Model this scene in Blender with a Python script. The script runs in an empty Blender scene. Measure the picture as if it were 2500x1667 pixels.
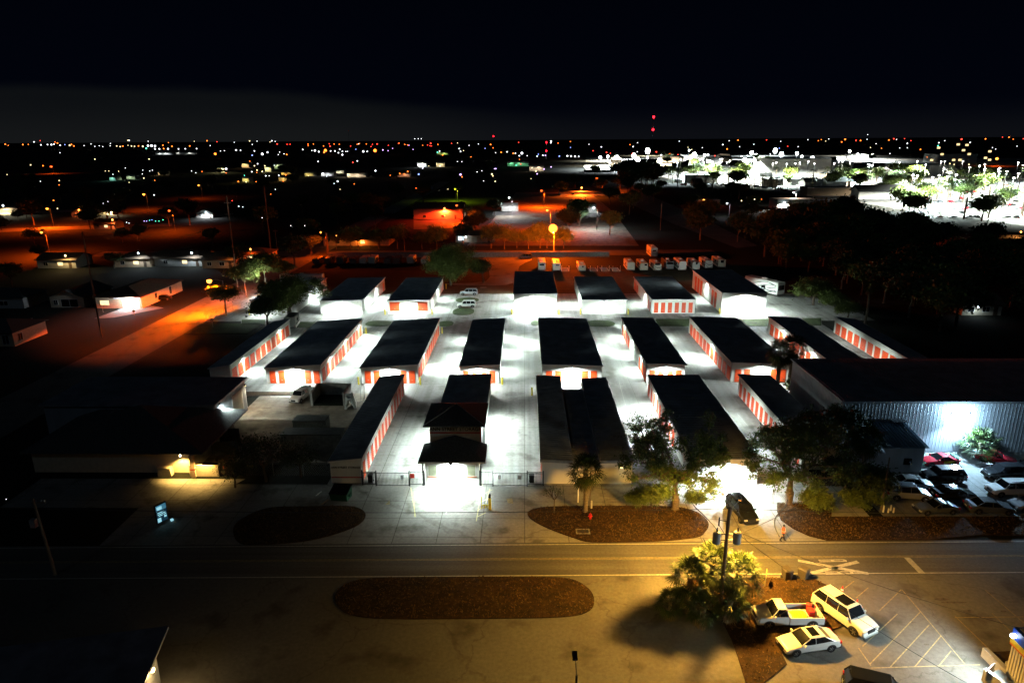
import bpy, math, random
import numpy as np
from mathutils import Vector, Matrix, Euler
R = math.radians
rnd = random.Random(11)
scene = bpy.context.scene
COL = scene.collection

# ------------------------------------------------------------------ camera
CAMZ, FPX = 40.0, 1667.0
PITCH, YAW, ROLL = R(16.45), R(1.1), R(-0.35)
cf = Vector((-math.sin(YAW)*math.cos(PITCH), math.cos(YAW)*math.cos(PITCH), -math.sin(PITCH)))
r0 = Vector((math.cos(YAW), math.sin(YAW), 0)); u0 = r0.cross(cf)
cr = math.cos(ROLL)*r0 + math.sin(ROLL)*u0
cu = -math.sin(ROLL)*r0 + math.cos(ROLL)*u0
cd = bpy.data.cameras.new('camera'); cam = bpy.data.objects.new('camera', cd); COL.objects.link(cam)
cd.sensor_fit = 'HORIZONTAL'; cd.sensor_width = 36; cd.lens = FPX/2500*36
cd.clip_start = .5; cd.clip_end = 90000
M = Matrix((cr, cu, -cf)).transposed().to_4x4(); M.translation = (0, 0, CAMZ); cam.matrix_world = M
scene.camera = cam

def G(px, py, z=0.0):
    """the point at height z that a surveyed spot of the site has"""
    d = cf + cr*((px-1250)/FPX) - cu*((py-833.5)/FPX)
    t = (z-CAMZ)/d.z
    return Vector((d.x*t, d.y*t, z))
def GD(px, py, D):
    d = cf + cr*((px-1250)/FPX) - cu*((py-833.5)/FPX)
    t = D/d.y
    return Vector((d.x*t, D, CAMZ+d.z*t))

# ------------------------------------------------------------------ mesh helper
class MB:
    def __init__(s): s.v = []; s.f = []; s.m = []
    def add(s, vs, fs, m=0):
        o = len(s.v); s.v += [tuple(v) for v in vs]
        s.f += [tuple(i+o for i in f) for f in fs]; s.m += [m]*len(fs); return s
    def box(s, x0, y0, z0, x1, y1, z1, m=0):
        if x0 > x1: x0, x1 = x1, x0
        if y0 > y1: y0, y1 = y1, y0
        return s.add([(x0,y0,z0),(x1,y0,z0),(x1,y1,z0),(x0,y1,z0),(x0,y0,z1),(x1,y0,z1),(x1,y1,z1),(x0,y1,z1)],
                     [(0,3,2,1),(4,5,6,7),(0,1,5,4),(1,2,6,5),(2,3,7,6),(3,0,4,7)], m)
    def prism(s, pts, z0, z1, m=0):
        n = len(pts); a = sum(pts[i][0]*pts[(i+1) % n][1]-pts[(i+1) % n][0]*pts[i][1] for i in range(n))
        if a < 0: pts = pts[::-1]
        vs = [(p[0],p[1],z0) for p in pts]+[(p[0],p[1],z1) for p in pts]
        return s.add(vs, [tuple(range(n-1,-1,-1)), tuple(range(n, 2*n))]+[(i,(i+1) % n,n+(i+1) % n,n+i) for i in range(n)], m)
    def sheet(s, pts, z, m=0):
        n = len(pts); a = sum(pts[i][0]*pts[(i+1) % n][1]-pts[(i+1) % n][0]*pts[i][1] for i in range(n))
        if a < 0: pts = pts[::-1]
        return s.add([(p[0],p[1],z) for p in pts], [tuple(range(n))], m)
    def tube(s, p0, p1, r0, r1=None, n=8, m=0, cap=True):
        return s.path([p0, p1], [r0, r0 if r1 is None else r1], n, m, cap)
    def path(s, pts, rad, n=8, m=0, cap=True):
        pts = [Vector(p) for p in pts]; vs = []; k = len(pts)
        if not hasattr(rad, '__len__'): rad = [rad]*k
        for i, p in enumerate(pts):
            d = (pts[min(i+1,k-1)]-pts[max(i-1,0)])
            d = d.normalized() if d.length > 1e-9 else Vector((0,0,1))
            a = d.cross(Vector((0,0,1)) if abs(d.z) < .95 else Vector((1,0,0))).normalized(); b = d.cross(a)
            for j in range(n):
                t = 2*math.pi*j/n; vs.append(p+(a*math.cos(t)+b*math.sin(t))*rad[i])
        fs = [(i*n+j, i*n+(j+1) % n, (i+1)*n+(j+1) % n, (i+1)*n+j) for i in range(k-1) for j in range(n)]
        if cap: fs += [tuple(range(n-1,-1,-1)), tuple(range((k-1)*n, k*n))]
        return s.add(vs, fs, m)
    def lathe(s, prof, c=(0,0,0), n=12, m=0):
        vs = []; k = len(prof)
        for r, z in prof:
            for j in range(n):
                t = 2*math.pi*j/n; vs.append((c[0]+r*math.cos(t), c[1]+r*math.sin(t), c[2]+z))
        fs = [(i*n+j, i*n+(j+1) % n, (i+1)*n+(j+1) % n, (i+1)*n+j) for i in range(k-1) for j in range(n)]
        fs += [tuple(range(n-1,-1,-1)), tuple(range((k-1)*n, k*n))]
        return s.add(vs, fs, m)
    def loft(s, rings, m=0, cap=True):
        n = len(rings[0]); vs = [p for r in rings for p in r]; k = len(rings)
        fs = [(i*n+j, i*n+(j+1) % n, (i+1)*n+(j+1) % n, (i+1)*n+j) for i in range(k-1) for j in range(n)]
        if cap: fs += [tuple(range(n-1,-1,-1)), tuple(range((k-1)*n, k*n))]
        return s.add(vs, fs, m)
    def mesh(s, name, mats, smooth=False):
        me = bpy.data.meshes.new(name); me.from_pydata(s.v, [], s.f)
        for mm in (mats if isinstance(mats, (list, tuple)) else [mats]): me.materials.append(mm)
        me.polygons.foreach_set('material_index', s.m)
        if smooth: me.polygons.foreach_set('use_smooth', [True]*len(s.f))
        me.update(); return me
    def build(s, name, mats, parent=None, loc=(0,0,0), rz=0, smooth=False, bevel=0):
        o = link(name, s.mesh(name, mats, smooth), parent, loc, rz)
        if bevel:
            b = o.modifiers.new('bevel', 'BEVEL'); b.width = bevel; b.segments = 2; b.limit_method = 'ANGLE'
        return o

def link(name, me, parent=None, loc=(0,0,0), rz=0):
    o = bpy.data.objects.new(name, me); COL.objects.link(o); o.location = loc; o.rotation_euler = (0,0,rz)
    if parent: o.parent = parent
    return o
def tag(o, label=None, cat=None, group=None, kind=None):
    if label: o['label'] = label
    if cat: o['category'] = cat
    if group: o['group'] = group
    if kind: o['kind'] = kind
    return o
def thing(name, label, cat, loc=(0,0,0), rz=0, group=None):
    return tag(link(name, None, None, loc, rz), label, cat, group)
def copy_tree(o, parent=None):
    c = o.copy(); COL.objects.link(c)
    if parent: c.parent = parent
    for ch in list(o.children): copy_tree(ch, c)
    return c
def put(o, loc, rz=0, label=None, scale=None, group=None):
    o.location = loc; o.rotation_euler = (0,0,rz)
    if label: o['label'] = label
    if group: o['group'] = group
    if scale: o.scale = (scale,)*3 if not hasattr(scale, '__len__') else scale
    return o

# ------------------------------------------------------------------ materials
MC = {}
def mat(name, c, rough=.8, metal=0, var=.12, scale=2., bump=0., c2=None, spec=.4, detail=6, stretch=None):
    if name in MC: return MC[name]
    m = bpy.data.materials.new(name); m.use_nodes = True; MC[name] = m
    nt = m.node_tree; b = nt.nodes['Principled BSDF']
    b.inputs['Roughness'].default_value = rough; b.inputs['Metallic'].default_value = metal
    b.inputs['Specular IOR Level'].default_value = spec
    tc = nt.nodes.new('ShaderNodeTexCoord'); vec = tc.outputs['Object']
    if stretch:
        mp = nt.nodes.new('ShaderNodeMapping'); mp.inputs['Scale'].default_value = stretch
        nt.links.new(vec, mp.inputs[0]); vec = mp.outputs[0]
    n1 = nt.nodes.new('ShaderNodeTexNoise'); n1.inputs['Scale'].default_value = scale; n1.inputs['Detail'].default_value = detail
    n1.inputs['Roughness'].default_value = .65; nt.links.new(vec, n1.inputs['Vector'])
    cr_ = nt.nodes.new('ShaderNodeValToRGB'); e = cr_.color_ramp.elements
    lo = c2 if c2 else tuple(x*(1-var) for x in c); hi = c if c2 else tuple(min(1,x*(1+var)) for x in c)
    e[0].position = .35; e[0].color = (*lo, 1); e[1].position = .65; e[1].color = (*hi, 1)
    nt.links.new(n1.outputs['Fac'], cr_.inputs[0]); nt.links.new(cr_.outputs[0], b.inputs['Base Color'])
    if bump:
        bp = nt.nodes.new('ShaderNodeBump'); bp.inputs['Strength'].default_value = bump; bp.inputs['Distance'].default_value = .05
        nt.links.new(n1.outputs['Fac'], bp.inputs['Height']); nt.links.new(bp.outputs[0], b.inputs['Normal'])
    return m
def ground_mat(name, c, c2, big=.12, small=3., joints=None, stain=None, rough=.85, grain=.25, cracks=0, streaks=0):
    """two scales of mottling, optional slab joints, optional darker stains"""
    m = bpy.data.materials.new(name); m.use_nodes = True; nt = m.node_tree; L = nt.links
    b = nt.nodes['Principled BSDF']; b.inputs['Roughness'].default_value = rough; b.inputs['Specular IOR Level'].default_value = .25
    tc = nt.nodes.new('ShaderNodeTexCoord')
    def noise(s, d=5):
        n = nt.nodes.new('ShaderNodeTexNoise'); n.inputs['Scale'].default_value = s; n.inputs['Detail'].default_value = d
        L.new(tc.outputs['Object'], n.inputs['Vector']); return n.outputs['Fac']
    def ramp(f, a, b_, c0, c1):
        r = nt.nodes.new('ShaderNodeValToRGB'); r.color_ramp.elements[0].position = a; r.color_ramp.elements[1].position = b_
        r.color_ramp.elements[0].color = (*c0, 1); r.color_ramp.elements[1].color = (*c1, 1); L.new(f, r.inputs[0]); return r.outputs[0]
    def mul(x, y, f=1.):
        k = nt.nodes.new('ShaderNodeMix'); k.data_type = 'RGBA'; k.blend_type = 'MULTIPLY'; k.inputs[0].default_value = f
        L.new(x, k.inputs[6]); L.new(y, k.inputs[7]); return k.outputs[2]
    col = ramp(noise(big, 6), .35, .65, c2, c)
    g = 1-grain
    col = mul(col, ramp(noise(small, 8), .3, .7, (g,g,g), (1,1,1)))
    col = mul(col, ramp(noise(small*7, 2), .3, .7, (g,g,g), (1,1,1)))
    if stain: col = mul(col, ramp(noise(stain, 3), .56, .68, (1,1,1), (.55,.53,.5)))
    if streaks:                                             # tyre-worn bands along y
        mp = nt.nodes.new('ShaderNodeMapping'); mp.inputs['Scale'].default_value = (1.1,.03,1) if streaks == 1 else (.03,1.1,1)
        L.new(tc.outputs['Object'], mp.inputs[0]); ns_ = nt.nodes.new('ShaderNodeTexNoise'); ns_.inputs['Scale'].default_value = 1; ns_.inputs['Detail'].default_value = 4
        L.new(mp.outputs[0], ns_.inputs['Vector']); col = mul(col, ramp(ns_.outputs['Fac'], .4, .6, (.78,.77,.75), (1,1,1)))
    if cracks:
        vn = nt.nodes.new('ShaderNodeTexVoronoi'); vn.feature = 'DISTANCE_TO_EDGE'; vn.inputs['Scale'].default_value = cracks
        nz = nt.nodes.new('ShaderNodeTexNoise'); nz.inputs['Scale'].default_value = .8; nz.inputs['Detail'].default_value = 5; L.new(tc.outputs['Object'], nz.inputs['Vector'])
        ad = nt.nodes.new('ShaderNodeVectorMath'); ad.operation = 'MULTIPLY_ADD'; ad.inputs[1].default_value = (2.5,2.5,0); L.new(nz.outputs['Color'], ad.inputs[0]); L.new(tc.outputs['Object'], ad.inputs[2])
        L.new(ad.outputs[0], vn.inputs['Vector']); col = mul(col, ramp(vn.outputs['Distance'], .002, .009, (.74,.72,.70), (1,1,1)))
    if joints:
        bk = nt.nodes.new('ShaderNodeTexBrick'); bk.offset = 0; bk.inputs['Scale'].default_value = 1
        bk.inputs['Brick Width'].default_value = joints[0]; bk.inputs['Row Height'].default_value = joints[1]
        bk.inputs['Mortar Size'].default_value = .035; bk.inputs['Mortar Smooth'].default_value = .1
        for k in ('Color1', 'Color2'): bk.inputs[k].default_value = (1,1,1,1)
        bk.inputs['Color2'].default_value = (.93,.93,.93,1); bk.inputs['Mortar'].default_value = (.35,.33,.3,1)
        L.new(tc.outputs['Object'], bk.inputs['Vector']); col = mul(col, bk.outputs['Color'])
    L.new(col, b.inputs['Base Color'])
    bp = nt.nodes.new('ShaderNodeBump'); bp.inputs['Strength'].default_value = .3; bp.inputs['Distance'].default_value = .04
    L.new(noise(small*5, 4), bp.inputs['Height']); L.new(bp.outputs[0], b.inputs['Normal'])
    return m
def emit(name, c, s):
    if name in MC: return MC[name]
    m = bpy.data.materials.new(name); m.use_nodes = True; MC[name] = m
    b = m.node_tree.nodes['Principled BSDF']; b.inputs['Base Color'].default_value = (*c, 1)
    b.inputs['Emission Color'].default_value = (*c, 1); b.inputs['Emission Strength'].default_value = s
    m.cycles.emission_sampling = 'NONE'
    return m

CONC = ground_mat('concrete', (.40,.39,.36), (.30,.29,.265), joints=(4.6,3.7), stain=.35, cracks=.05)
YARD = ground_mat('yard_concrete', (.42,.415,.395), (.30,.29,.27), big=.1, small=2., joints=(6.,6.1), stain=.3, streaks=1)
DIRTC = ground_mat('worn_concrete', (.34,.30,.24), (.20,.16,.12), big=.35, small=1.5, stain=.5)
ASPH = ground_mat('asphalt', (.19,.185,.175), (.15,.145,.135), big=.1, small=4., streaks=2)
ASPD = ground_mat('old_asphalt', (.21,.2,.18), (.15,.14,.125), big=.08, small=3., stain=.25, cracks=.09)
GRASS = ground_mat('dry_grass', (.10,.052,.016), (.055,.032,.010), big=.5, small=2.5, grain=.55, rough=1)
GRASSG = ground_mat('green_grass', (.06,.095,.022), (.04,.06,.015), big=.4, small=2.5, grain=.5, rough=1)
GROUND = ground_mat('soil', (.018,.020,.010), (.010,.011,.006), big=.05, small=1., grain=.5, rough=1)
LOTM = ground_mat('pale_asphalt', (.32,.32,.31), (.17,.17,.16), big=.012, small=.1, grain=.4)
WALL = mat('cream_metal', (.74,.72,.66), .55, var=.05, scale=.8, stretch=(1,1,.15))
TRIM = mat('white_trim', (.8,.79,.76), .5, var=.04)
ROOF = mat('roof_metal', (.34,.37,.40), .42, metal=.4, var=.3, scale=.5)
DOORM = mat('red_door', (.66,.065,.012), .45, var=.06, scale=1.5)
DOORG = mat('grey_door', (.55,.53,.48), .5, var=.06)
SHING = mat('shingle', (.07,.075,.075), .9, var=.5, scale=5, bump=.4, stretch=(1,1,3))
YEL = mat('yellow_paint', (.70,.55,.04), .5, var=.15)
YLINE = mat('yellow_line', (.27,.215,.11), .8, var=.35, scale=4)
WLINE = mat('white_line', (.44,.43,.39), .8, var=.25, scale=4)
REDP = mat('red_paint', (.55,.04,.03), .5)
BLK = mat('black_metal', (.012,.012,.013), .5)
DARK = mat('dark_rubber', (.015,.015,.016), .8)
GALV = mat('galvanised', (.38,.39,.40), .5, metal=.4)
WOODP = mat('pole_wood', (.16,.12,.085), .9, var=.3, scale=6, stretch=(1,1,.1))
BARK = mat('bark', (.13,.10,.075), .95, var=.35, scale=5, bump=.5)
PBARK = mat('palm_bark', (.20,.16,.11), .95, var=.45, scale=7, bump=.8)
LEAF = mat('leaf', (.085,.135,.028), .6, var=.45, scale=1.2)
LEAF2 = mat('leaf_dark', (.04,.065,.02), .6, var=.45, scale=1.2)
LEAFB = mat('leaf_bright', (.11,.15,.03), .6, var=.4, scale=1.2)
FROND = mat('palm_frond', (.045,.072,.012), .5, var=.4, scale=1.5)
FDEAD = mat('dead_frond', (.17,.13,.07), .9, var=.3)
GLASS = mat('dark_glass', (.008,.009,.011), .08, spec=.6, var=.1)
RIM = mat('rim', (.45,.45,.46), .3, metal=.8)
WHT = mat('white_car', (.72,.71,.69), .25, var=.02)
SILV = mat('silver_car', (.38,.39,.41), .28, metal=.35, var=.03)
BLKC = mat('black_car', (.012,.013,.015), .15, var=.05)
GRYC = mat('grey_car', (.16,.17,.18), .25, metal=.3, var=.03)
GRNC = mat('green_car', (.05,.25,.14), .3, var=.05)
REDC = mat('red_car', (.5,.015,.03), .25, var=.05)
RVW = mat('rv_white', (.62,.61,.57), .45, var=.05, scale=1)
RVC = mat('rv_cream', (.50,.46,.36), .45, var=.05, scale=1)
REDL = mat('tail_lens', (.45,.01,.01), .2)
CLRL = mat('clear_lens', (.6,.6,.6), .15)
STUC = mat('stucco_cream', (.55,.48,.36), .85, var=.12)
STUW = mat('stucco_white', (.68,.67,.62), .8, var=.08)
STUG = mat('stucco_grey', (.42,.42,.40), .85, var=.12)
STUO = mat('stucco_tan', (.55,.40,.26), .85, var=.12)
BLOCK = mat('concrete_block', (.34,.33,.30), .9, var=.2, scale=1.5)
CORR = mat('corrugated_grey', (.40,.42,.44), .45, metal=.25, var=.12, scale=.7, stretch=(1,1,.12))
DGREY = mat('dark_panel', (.10,.10,.095), .7, var=.25)
COOL = emit('lamp_cool', (.85,.95,1.), 14); WARM = emit('lamp_warm', (1.,.72,.36), 10)
SOD = emit('lamp_sodium', (1.,.32,.04), 7); SODR = emit('lamp_red_sodium', (1.,.12,.02), 4)
REDE = emit('beacon_red', (1.,.01,.02), 9); BLUE = emit('lamp_blue', (.15,.2,1.), 7); GRNE = emit('lamp_green', (.05,.9,.45), 4)
PURP = emit('lamp_purple', (.45,.1,1.), 5); WINW = emit('window_warm', (1.,.74,.35), 1.6); WINC = emit('window_cool', (.8,.95,1.), 1.8)
LIME = emit('lamp_lime', (.6,.9,.02), 5)

# ------------------------------------------------------------------ lights
def lamp(loc, energy, color=(.92,.97,1.), kind='POINT', radius=.12, spot=120, blend=.5, aim=None, parent=None):
    l = bpy.data.lights.new('lamp_light', kind); l.energy = energy; l.color = color
    l.shadow_soft_size = radius
    if kind == 'SPOT': l.spot_size = R(spot); l.spot_blend = blend
    o = bpy.data.objects.new('lamp_light', l); COL.objects.link(o); o.location = loc
    if aim is not None: o.rotation_euler = Vector(aim).to_track_quat('-Z', 'Y').to_euler()
    if parent: o.parent = parent
    return o
SODC = (1.,.47,.09); SODD = (1.,.085,.002)
# ------------------------------------------------------------------ ground
def ground(name, pts, z, m): return tag(MB().sheet(pts, z).build(name, m), kind='structure')
def rect(x0, y0, x1, y1): return [(x0,y0),(x1,y0),(x1,y1),(x0,y1)]
def px(*pp): return [tuple(G(*p).xy) for p in pp]
def ry(x, y): return y+.02*x
def oval(cx, cy, a, b, n=36, p=2.): 
    return [(cx+a*math.copysign(abs(math.cos(t))**(2/p), math.cos(t)), cy+b*math.copysign(abs(math.sin(t))**(2/p), math.sin(t))) for t in [2*math.pi*i/n for i in range(n)]]
def smooth_loop(pts, k=4):
    n = len(pts); out = []
    for i in range(n):
        p = [Vector(pts[(i+j) % n]) for j in (-1,0,1,2)]
        for q in range(k):
            t = q/k
            out.append(tuple(.5*((2*p[1])+(-p[0]+p[2])*t+(2*p[0]-5*p[1]+4*p[2]-p[3])*t*t+(-p[0]+3*p[1]-3*p[2]+p[3])*t**3)))
    return out
ground('ground', rect(-45000,-500,45000,70000), 0, GROUND)
ground('yard_pavement', rect(-52,105.3,66.6,152), .012, YARD)
ground('yard_pavement', [(-74,152),(80,152),(79,170),(74,181),(-74,181)], .012, YARD)
ground('yard_pavement', rect(-24,74.2,35,105.3), .012, YARD)
ground('work_yard', rect(-43.4,80,-24,105.3), .012, DIRTC)
ground('back_drive', smooth_loop(px((1085,693),(1187,686),(1191,652),(1181,628),(1298,630),(1268,650),(1256,690),(1180,697)), 3), .016, ASPD)
ground('back_street', rect(-160,245,70,256.5), .016, ASPH)
ground('side_street', rect(-85.5,70,-74,700), .012, ASPD)
ground('entrance_drive', [(-44,ry(-44,61.9)),(38,ry(38,61.9)),(38,74.2),(-44,74.2)], .012, CONC)
ground('garden_street', px((-60,560),(420,545),(420,552),(-60,569)), .014, ASPD)
ground('garden_street', px((-60,520),(180,512),(180,518),(-60,527)), .014, ASPD)
ground('glow_lot', px((1140,600),(1560,600),(1500,520),(1440,470),(1260,470),(1200,540)), .010, DIRTC)  # paler ground added round the giant lamp to catch its red glow
ground('barn_lot', px((1010,560),(1130,556),(1130,536),(1010,538)), .014, ASPD)
ground('railway_road', px((1440,452),(1520,450),(1700,525),(1850,600),(1800,606),(1640,545)), .012, ASPD)
ground('road', [(-400,ry(-400,61.9)),(400,ry(400,61.9)),(400,ry(400,56.1)),(-400,ry(-400,56.1))], .02, ASPH)
ground('apron', [(-120,ry(-120,56.1)),(90,ry(90,56.1)),(90,25),(-120,25)], .012, ASPD)
ground('car_lot', rect(39.5,66.8,85,83.5), .012, YARD)
ground('behind_office_grass', rect(-66,181.5,62,216), .014, GRASS)
def island(name, pts, m, h=.1, kerb=True):
    o = MB().prism(pts, .0, h).build(name, m); tag(o, kind='structure')
    if kerb:
        n = len(pts); c = sum((Vector(p) for p in pts), Vector((0,0)))/n
        out = [tuple(Vector(p)+(Vector(p)-c).normalized()*.15) for p in pts]
        MB().prism(out, 0, h-.03).build('kerb', CONC, o)
    return o
island('grass_island', smooth_loop(px((570,1290),(600,1262),(660,1240),(760,1237),(850,1236),(885,1246),(892,1262),(872,1283),(815,1305),(740,1322),(650,1329),(585,1326))), GRASS, kerb=False)
island('grass_island', smooth_loop(px((1288,1253),(1308,1242),(1345,1237.5),(1430,1236),(1560,1236),(1650,1238),(1700,1250),(1724,1268),(1730,1283),(1722,1297),(1700,1312),(1600,1322),(1450,1324),(1400,1313),(1340,1291),(1300,1270))), GRASS, kerb=False)
island('grass_verge', px((1897,1228),(1897,1248),(1906,1270),(1936,1291),(1975,1309),(2020,1320),(2260,1319),(2400,1306),(2520,1309),(2620,1308),(2620,1262),(2030,1262),(2030,1225)), GRASS, kerb=False)
island('grass_island', smooth_loop(px((817,1460),(835,1432),(890,1414),(1000,1410),(1250,1409),(1380,1412),(1430,1432),(1450,1460),(1440,1490),(1380,1506),(1200,1510),(950,1511),(860,1502),(830,1485))), GRASS, kerb=False)
island('planting_bed', px((1690,1412),(1853,1410),(1990,1416),(2055,1446),(2112,1500),(2060,1528),(1905,1588),(1921,1622),(1860,1672),(1822,1672),(1800,1600),(1785,1560),(1764,1518),(1700,1470),(1670,1430)), GRASS, kerb=False)
for a in ((893,957,790,7),(1069,1107,791,7),(1296,1316,789,6),(1432,1501,790,8),(1105,1158,761,9),(1113,1169,733,6)):
    p = [G(a[0],a[2]), G(a[1],a[2])]; h = abs(G(a[0],a[2]-a[3]).y-G(a[0],a[2]+a[3]).y)/2
    island('grass_patch', oval((p[0].x+p[1].x)/2, p[0].y, (p[1].x-p[0].x)/2, h, p=2.4), GRASSG, .08)
for a in ((590,648,781,793),(716,770,786,800),(1602,1690,779,797),(1803,1880,779,797),(1950,2005,777,795)):
    island('grass_strip', px((a[0],a[3]),(a[1],a[3]),(a[1],a[2]),(a[0],a[2])), GRASSG, .08)
island('grass_strip', px((601,966),(735,966),(735,957),(601,957)), GRASS, .1)
island('green_verge', rect(-74,141.5,-60,150), GRASSG, .08, kerb=False)
# road markings
def marks(name, polys, z, m): 
    b = MB()
    for p in polys: b.sheet(p, z)
    return tag(b.build(name, m), kind='structure')
def stripe(p, q, w):
    p, q = Vector(p), Vector(q); d = (q-p).normalized(); n = Vector((-d.y, d.x))*w/2
    return [tuple(p-n), tuple(q-n), tuple(q+n), tuple(p+n)]
marks('road_edge_line', [stripe((-300,ry(-300,61.55)),(300,ry(300,61.55)),.13), stripe((-300,ry(-300,56.35)),(300,ry(300,56.35)),.13)], .024, WLINE)
marks('road_centre_line', [stripe((-300,ry(-300,58.95)),(300,ry(300,58.95)),.10), stripe((-300,ry(-300,59.15)),(300,ry(300,59.15)),.10)], .024, YLINE)
X = lambda a, b, w: stripe(G(*a).xy, G(*b).xy, w)
marks('crossing_marking', [X((1948,1368),(2120,1400),.42), X((1972,1401),(2095,1371),.42), X((2214,1361),(2252,1400),.6),
   X((1998,1367),(2062,1366),.12), X((2000,1371),(2064,1370),.12), X((2062,1366),(2064,1371),.3), X((2030,1367),(2036,1371),.3),
   X((2014,1396),(2078,1395),.12), X((2016,1401),(2080,1400),.12), X((2078,1395),(2080,1400),.3), X((2046,1396),(2052,1400),.3)], .028, WLINE)
yl = [((2123,1621),(2247,1493)),((2174,1627),(2269,1524)),((2234,1626),(2297,1552)),((2293,1624),(2322,1588)),((2202,1439),(2357,1622)),((2127,1630),(2393,1622)),((2096,1581),(2126,1624)),
      ((2106,1577),(2191,1498)),((2147,1490),(2200,1439)),((2090,1459),(2120,1434)),((2060,1437),(2085,1418)),((2331,1503),(2421,1590)),((2421,1496),(2468,1541)),((2331,1507),(2500,1505)),((2405,1440),(2500,1520))]
marks('parking_line', [X(a, b, .085) for a, b in yl], .018, YLINE)
gl = [((1163,1272),(1178,1178),.1),((1165,1214),(1202,1195),.1),((1166,1230),(1200,1212),.1),((1167,1245),(1198,1228),.1),((1164,1262),(1186,1251),.1),((1196,1192),(1186,1230),.1),((1015,1262),(1003,1190),.1),((1012,1262),(1012,1200),.1)]
marks('bay_marking', [X(a, b, w) for a, b, w in gl], .018, mat('pale_yellow_line', (.55,.5,.25), .8, var=.3, scale=4))
marks('bay_marking', [X((1089,1254),(1094,1228),.16), X((1148,1182),(1152,1120),.08)], .018, WLINE)
marks('yellow_kerb_mark', [px((940,1232),(951,1221),(952,1231)), px((1240,1228),(1236,1217),(1250,1216),(1254,1229))], .018, YLINE)
marks('aisle_line', [X((1511,930),(1540,1038),.08), X((1590,1001),(1606,1035),.08), X((1524,990),(1538,1030),.06), X((1800,1010),(1826,1040),.06)], .018, WLINE)
marks('stain', [oval(G(a,b).x, G(a,b).y, c, d, 14) for a,b,c,d in ((2330,1470,1.2,.12),(2300,1462,.7,.16),(2365,1492,.5,.2),(2450,1492,.25,.12),(1180,702,1.1,1.0),(2230,1520,.2,.1),(2262,1573,.2,.12))], .019, mat('oil_stain', (.09,.075,.06), .7, var=.5, scale=3))
# kerb seams
marks('wall_base_seam', [X((660,968),(738,968),.12)], .02, TRIM)

# ------------------------------------------------------------------ storage buildings
def door_mesh(w, h):
    k = ('door', w, h)
    if k not in MC:
        b = MB(); n = max(6, int(h/.28))
        for i in range(n):
            z0 = h*i/n; z1 = h*(i+1)/n
            b.add([(-w/2,0,z0),(w/2,0,z0),(w/2,-.035,(z0+z1)/2),(-w/2,-.035,(z0+z1)/2),(w/2,0,z1),(-w/2,0,z1)], [(0,1,2,3),(3,2,4,5)])
        b.box(-w/2-.04,-.05,h,w/2+.04,.0,h+.07,1); b.box(-.12,-.06,.55,.12,-.03,.62,2)
        MC[k] = b.mesh('roll_up_door', [DOORM, TRIM, GALV])
    return MC[k]
def wall_pack_mesh():
    if 'wp' not in MC:
        b = MB(); b.loft([[(-.2,0,-.12),(.2,0,-.12),(.2,0,.14),(-.2,0,.14)],[(-.18,-.2,-.1),(.18,-.2,-.1),(.18,-.14,.12),(-.18,-.14,.12)]])
        MC['wp'] = b.mesh('wall_lamp', BLK)
        MC['wpl'] = MB().box(-.15,-.19,-.135,.15,-.02,-.115).mesh('lens', COOL)
        MC['wplw'] = MB().box(-.15,-.19,-.135,.15,-.02,-.115).mesh('lens', WARM)
    return MC['wp']
OUT = {'L': ((-1,0),-math.pi/2), 'R': ((1,0),math.pi/2), 'F': ((0,-1),0), 'B': ((0,1),math.pi)}
def wall_pack(root, side, x, y, z, energy=4600, color=(.82,1.,.94), out=.45, tilt=.62, spot=142, blend=.7, warm=False, wash=.13):
    (dx, dy), rz = OUT[side]
    o = link('wall_lamp', wall_pack_mesh(), root, (x+dx*.01, y+dy*.01, z), rz)
    link('lens', MC['wplw' if warm else 'wpl'], o)
    lamp((x+dx*out, y+dy*out, z-.14), energy, color, 'SPOT', .12, spot, blend, (dx*tilt, dy*tilt, -1), root)
    if wash: lamp((x+dx*.8, y+dy*.8, z-.3), energy*wash, color, 'SPOT', .2, 172, .25, (0, 0, -1), root)
def evenly(a, b, n): return [a+(b-a)*(i+.5)/n for i in range(n)]
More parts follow.
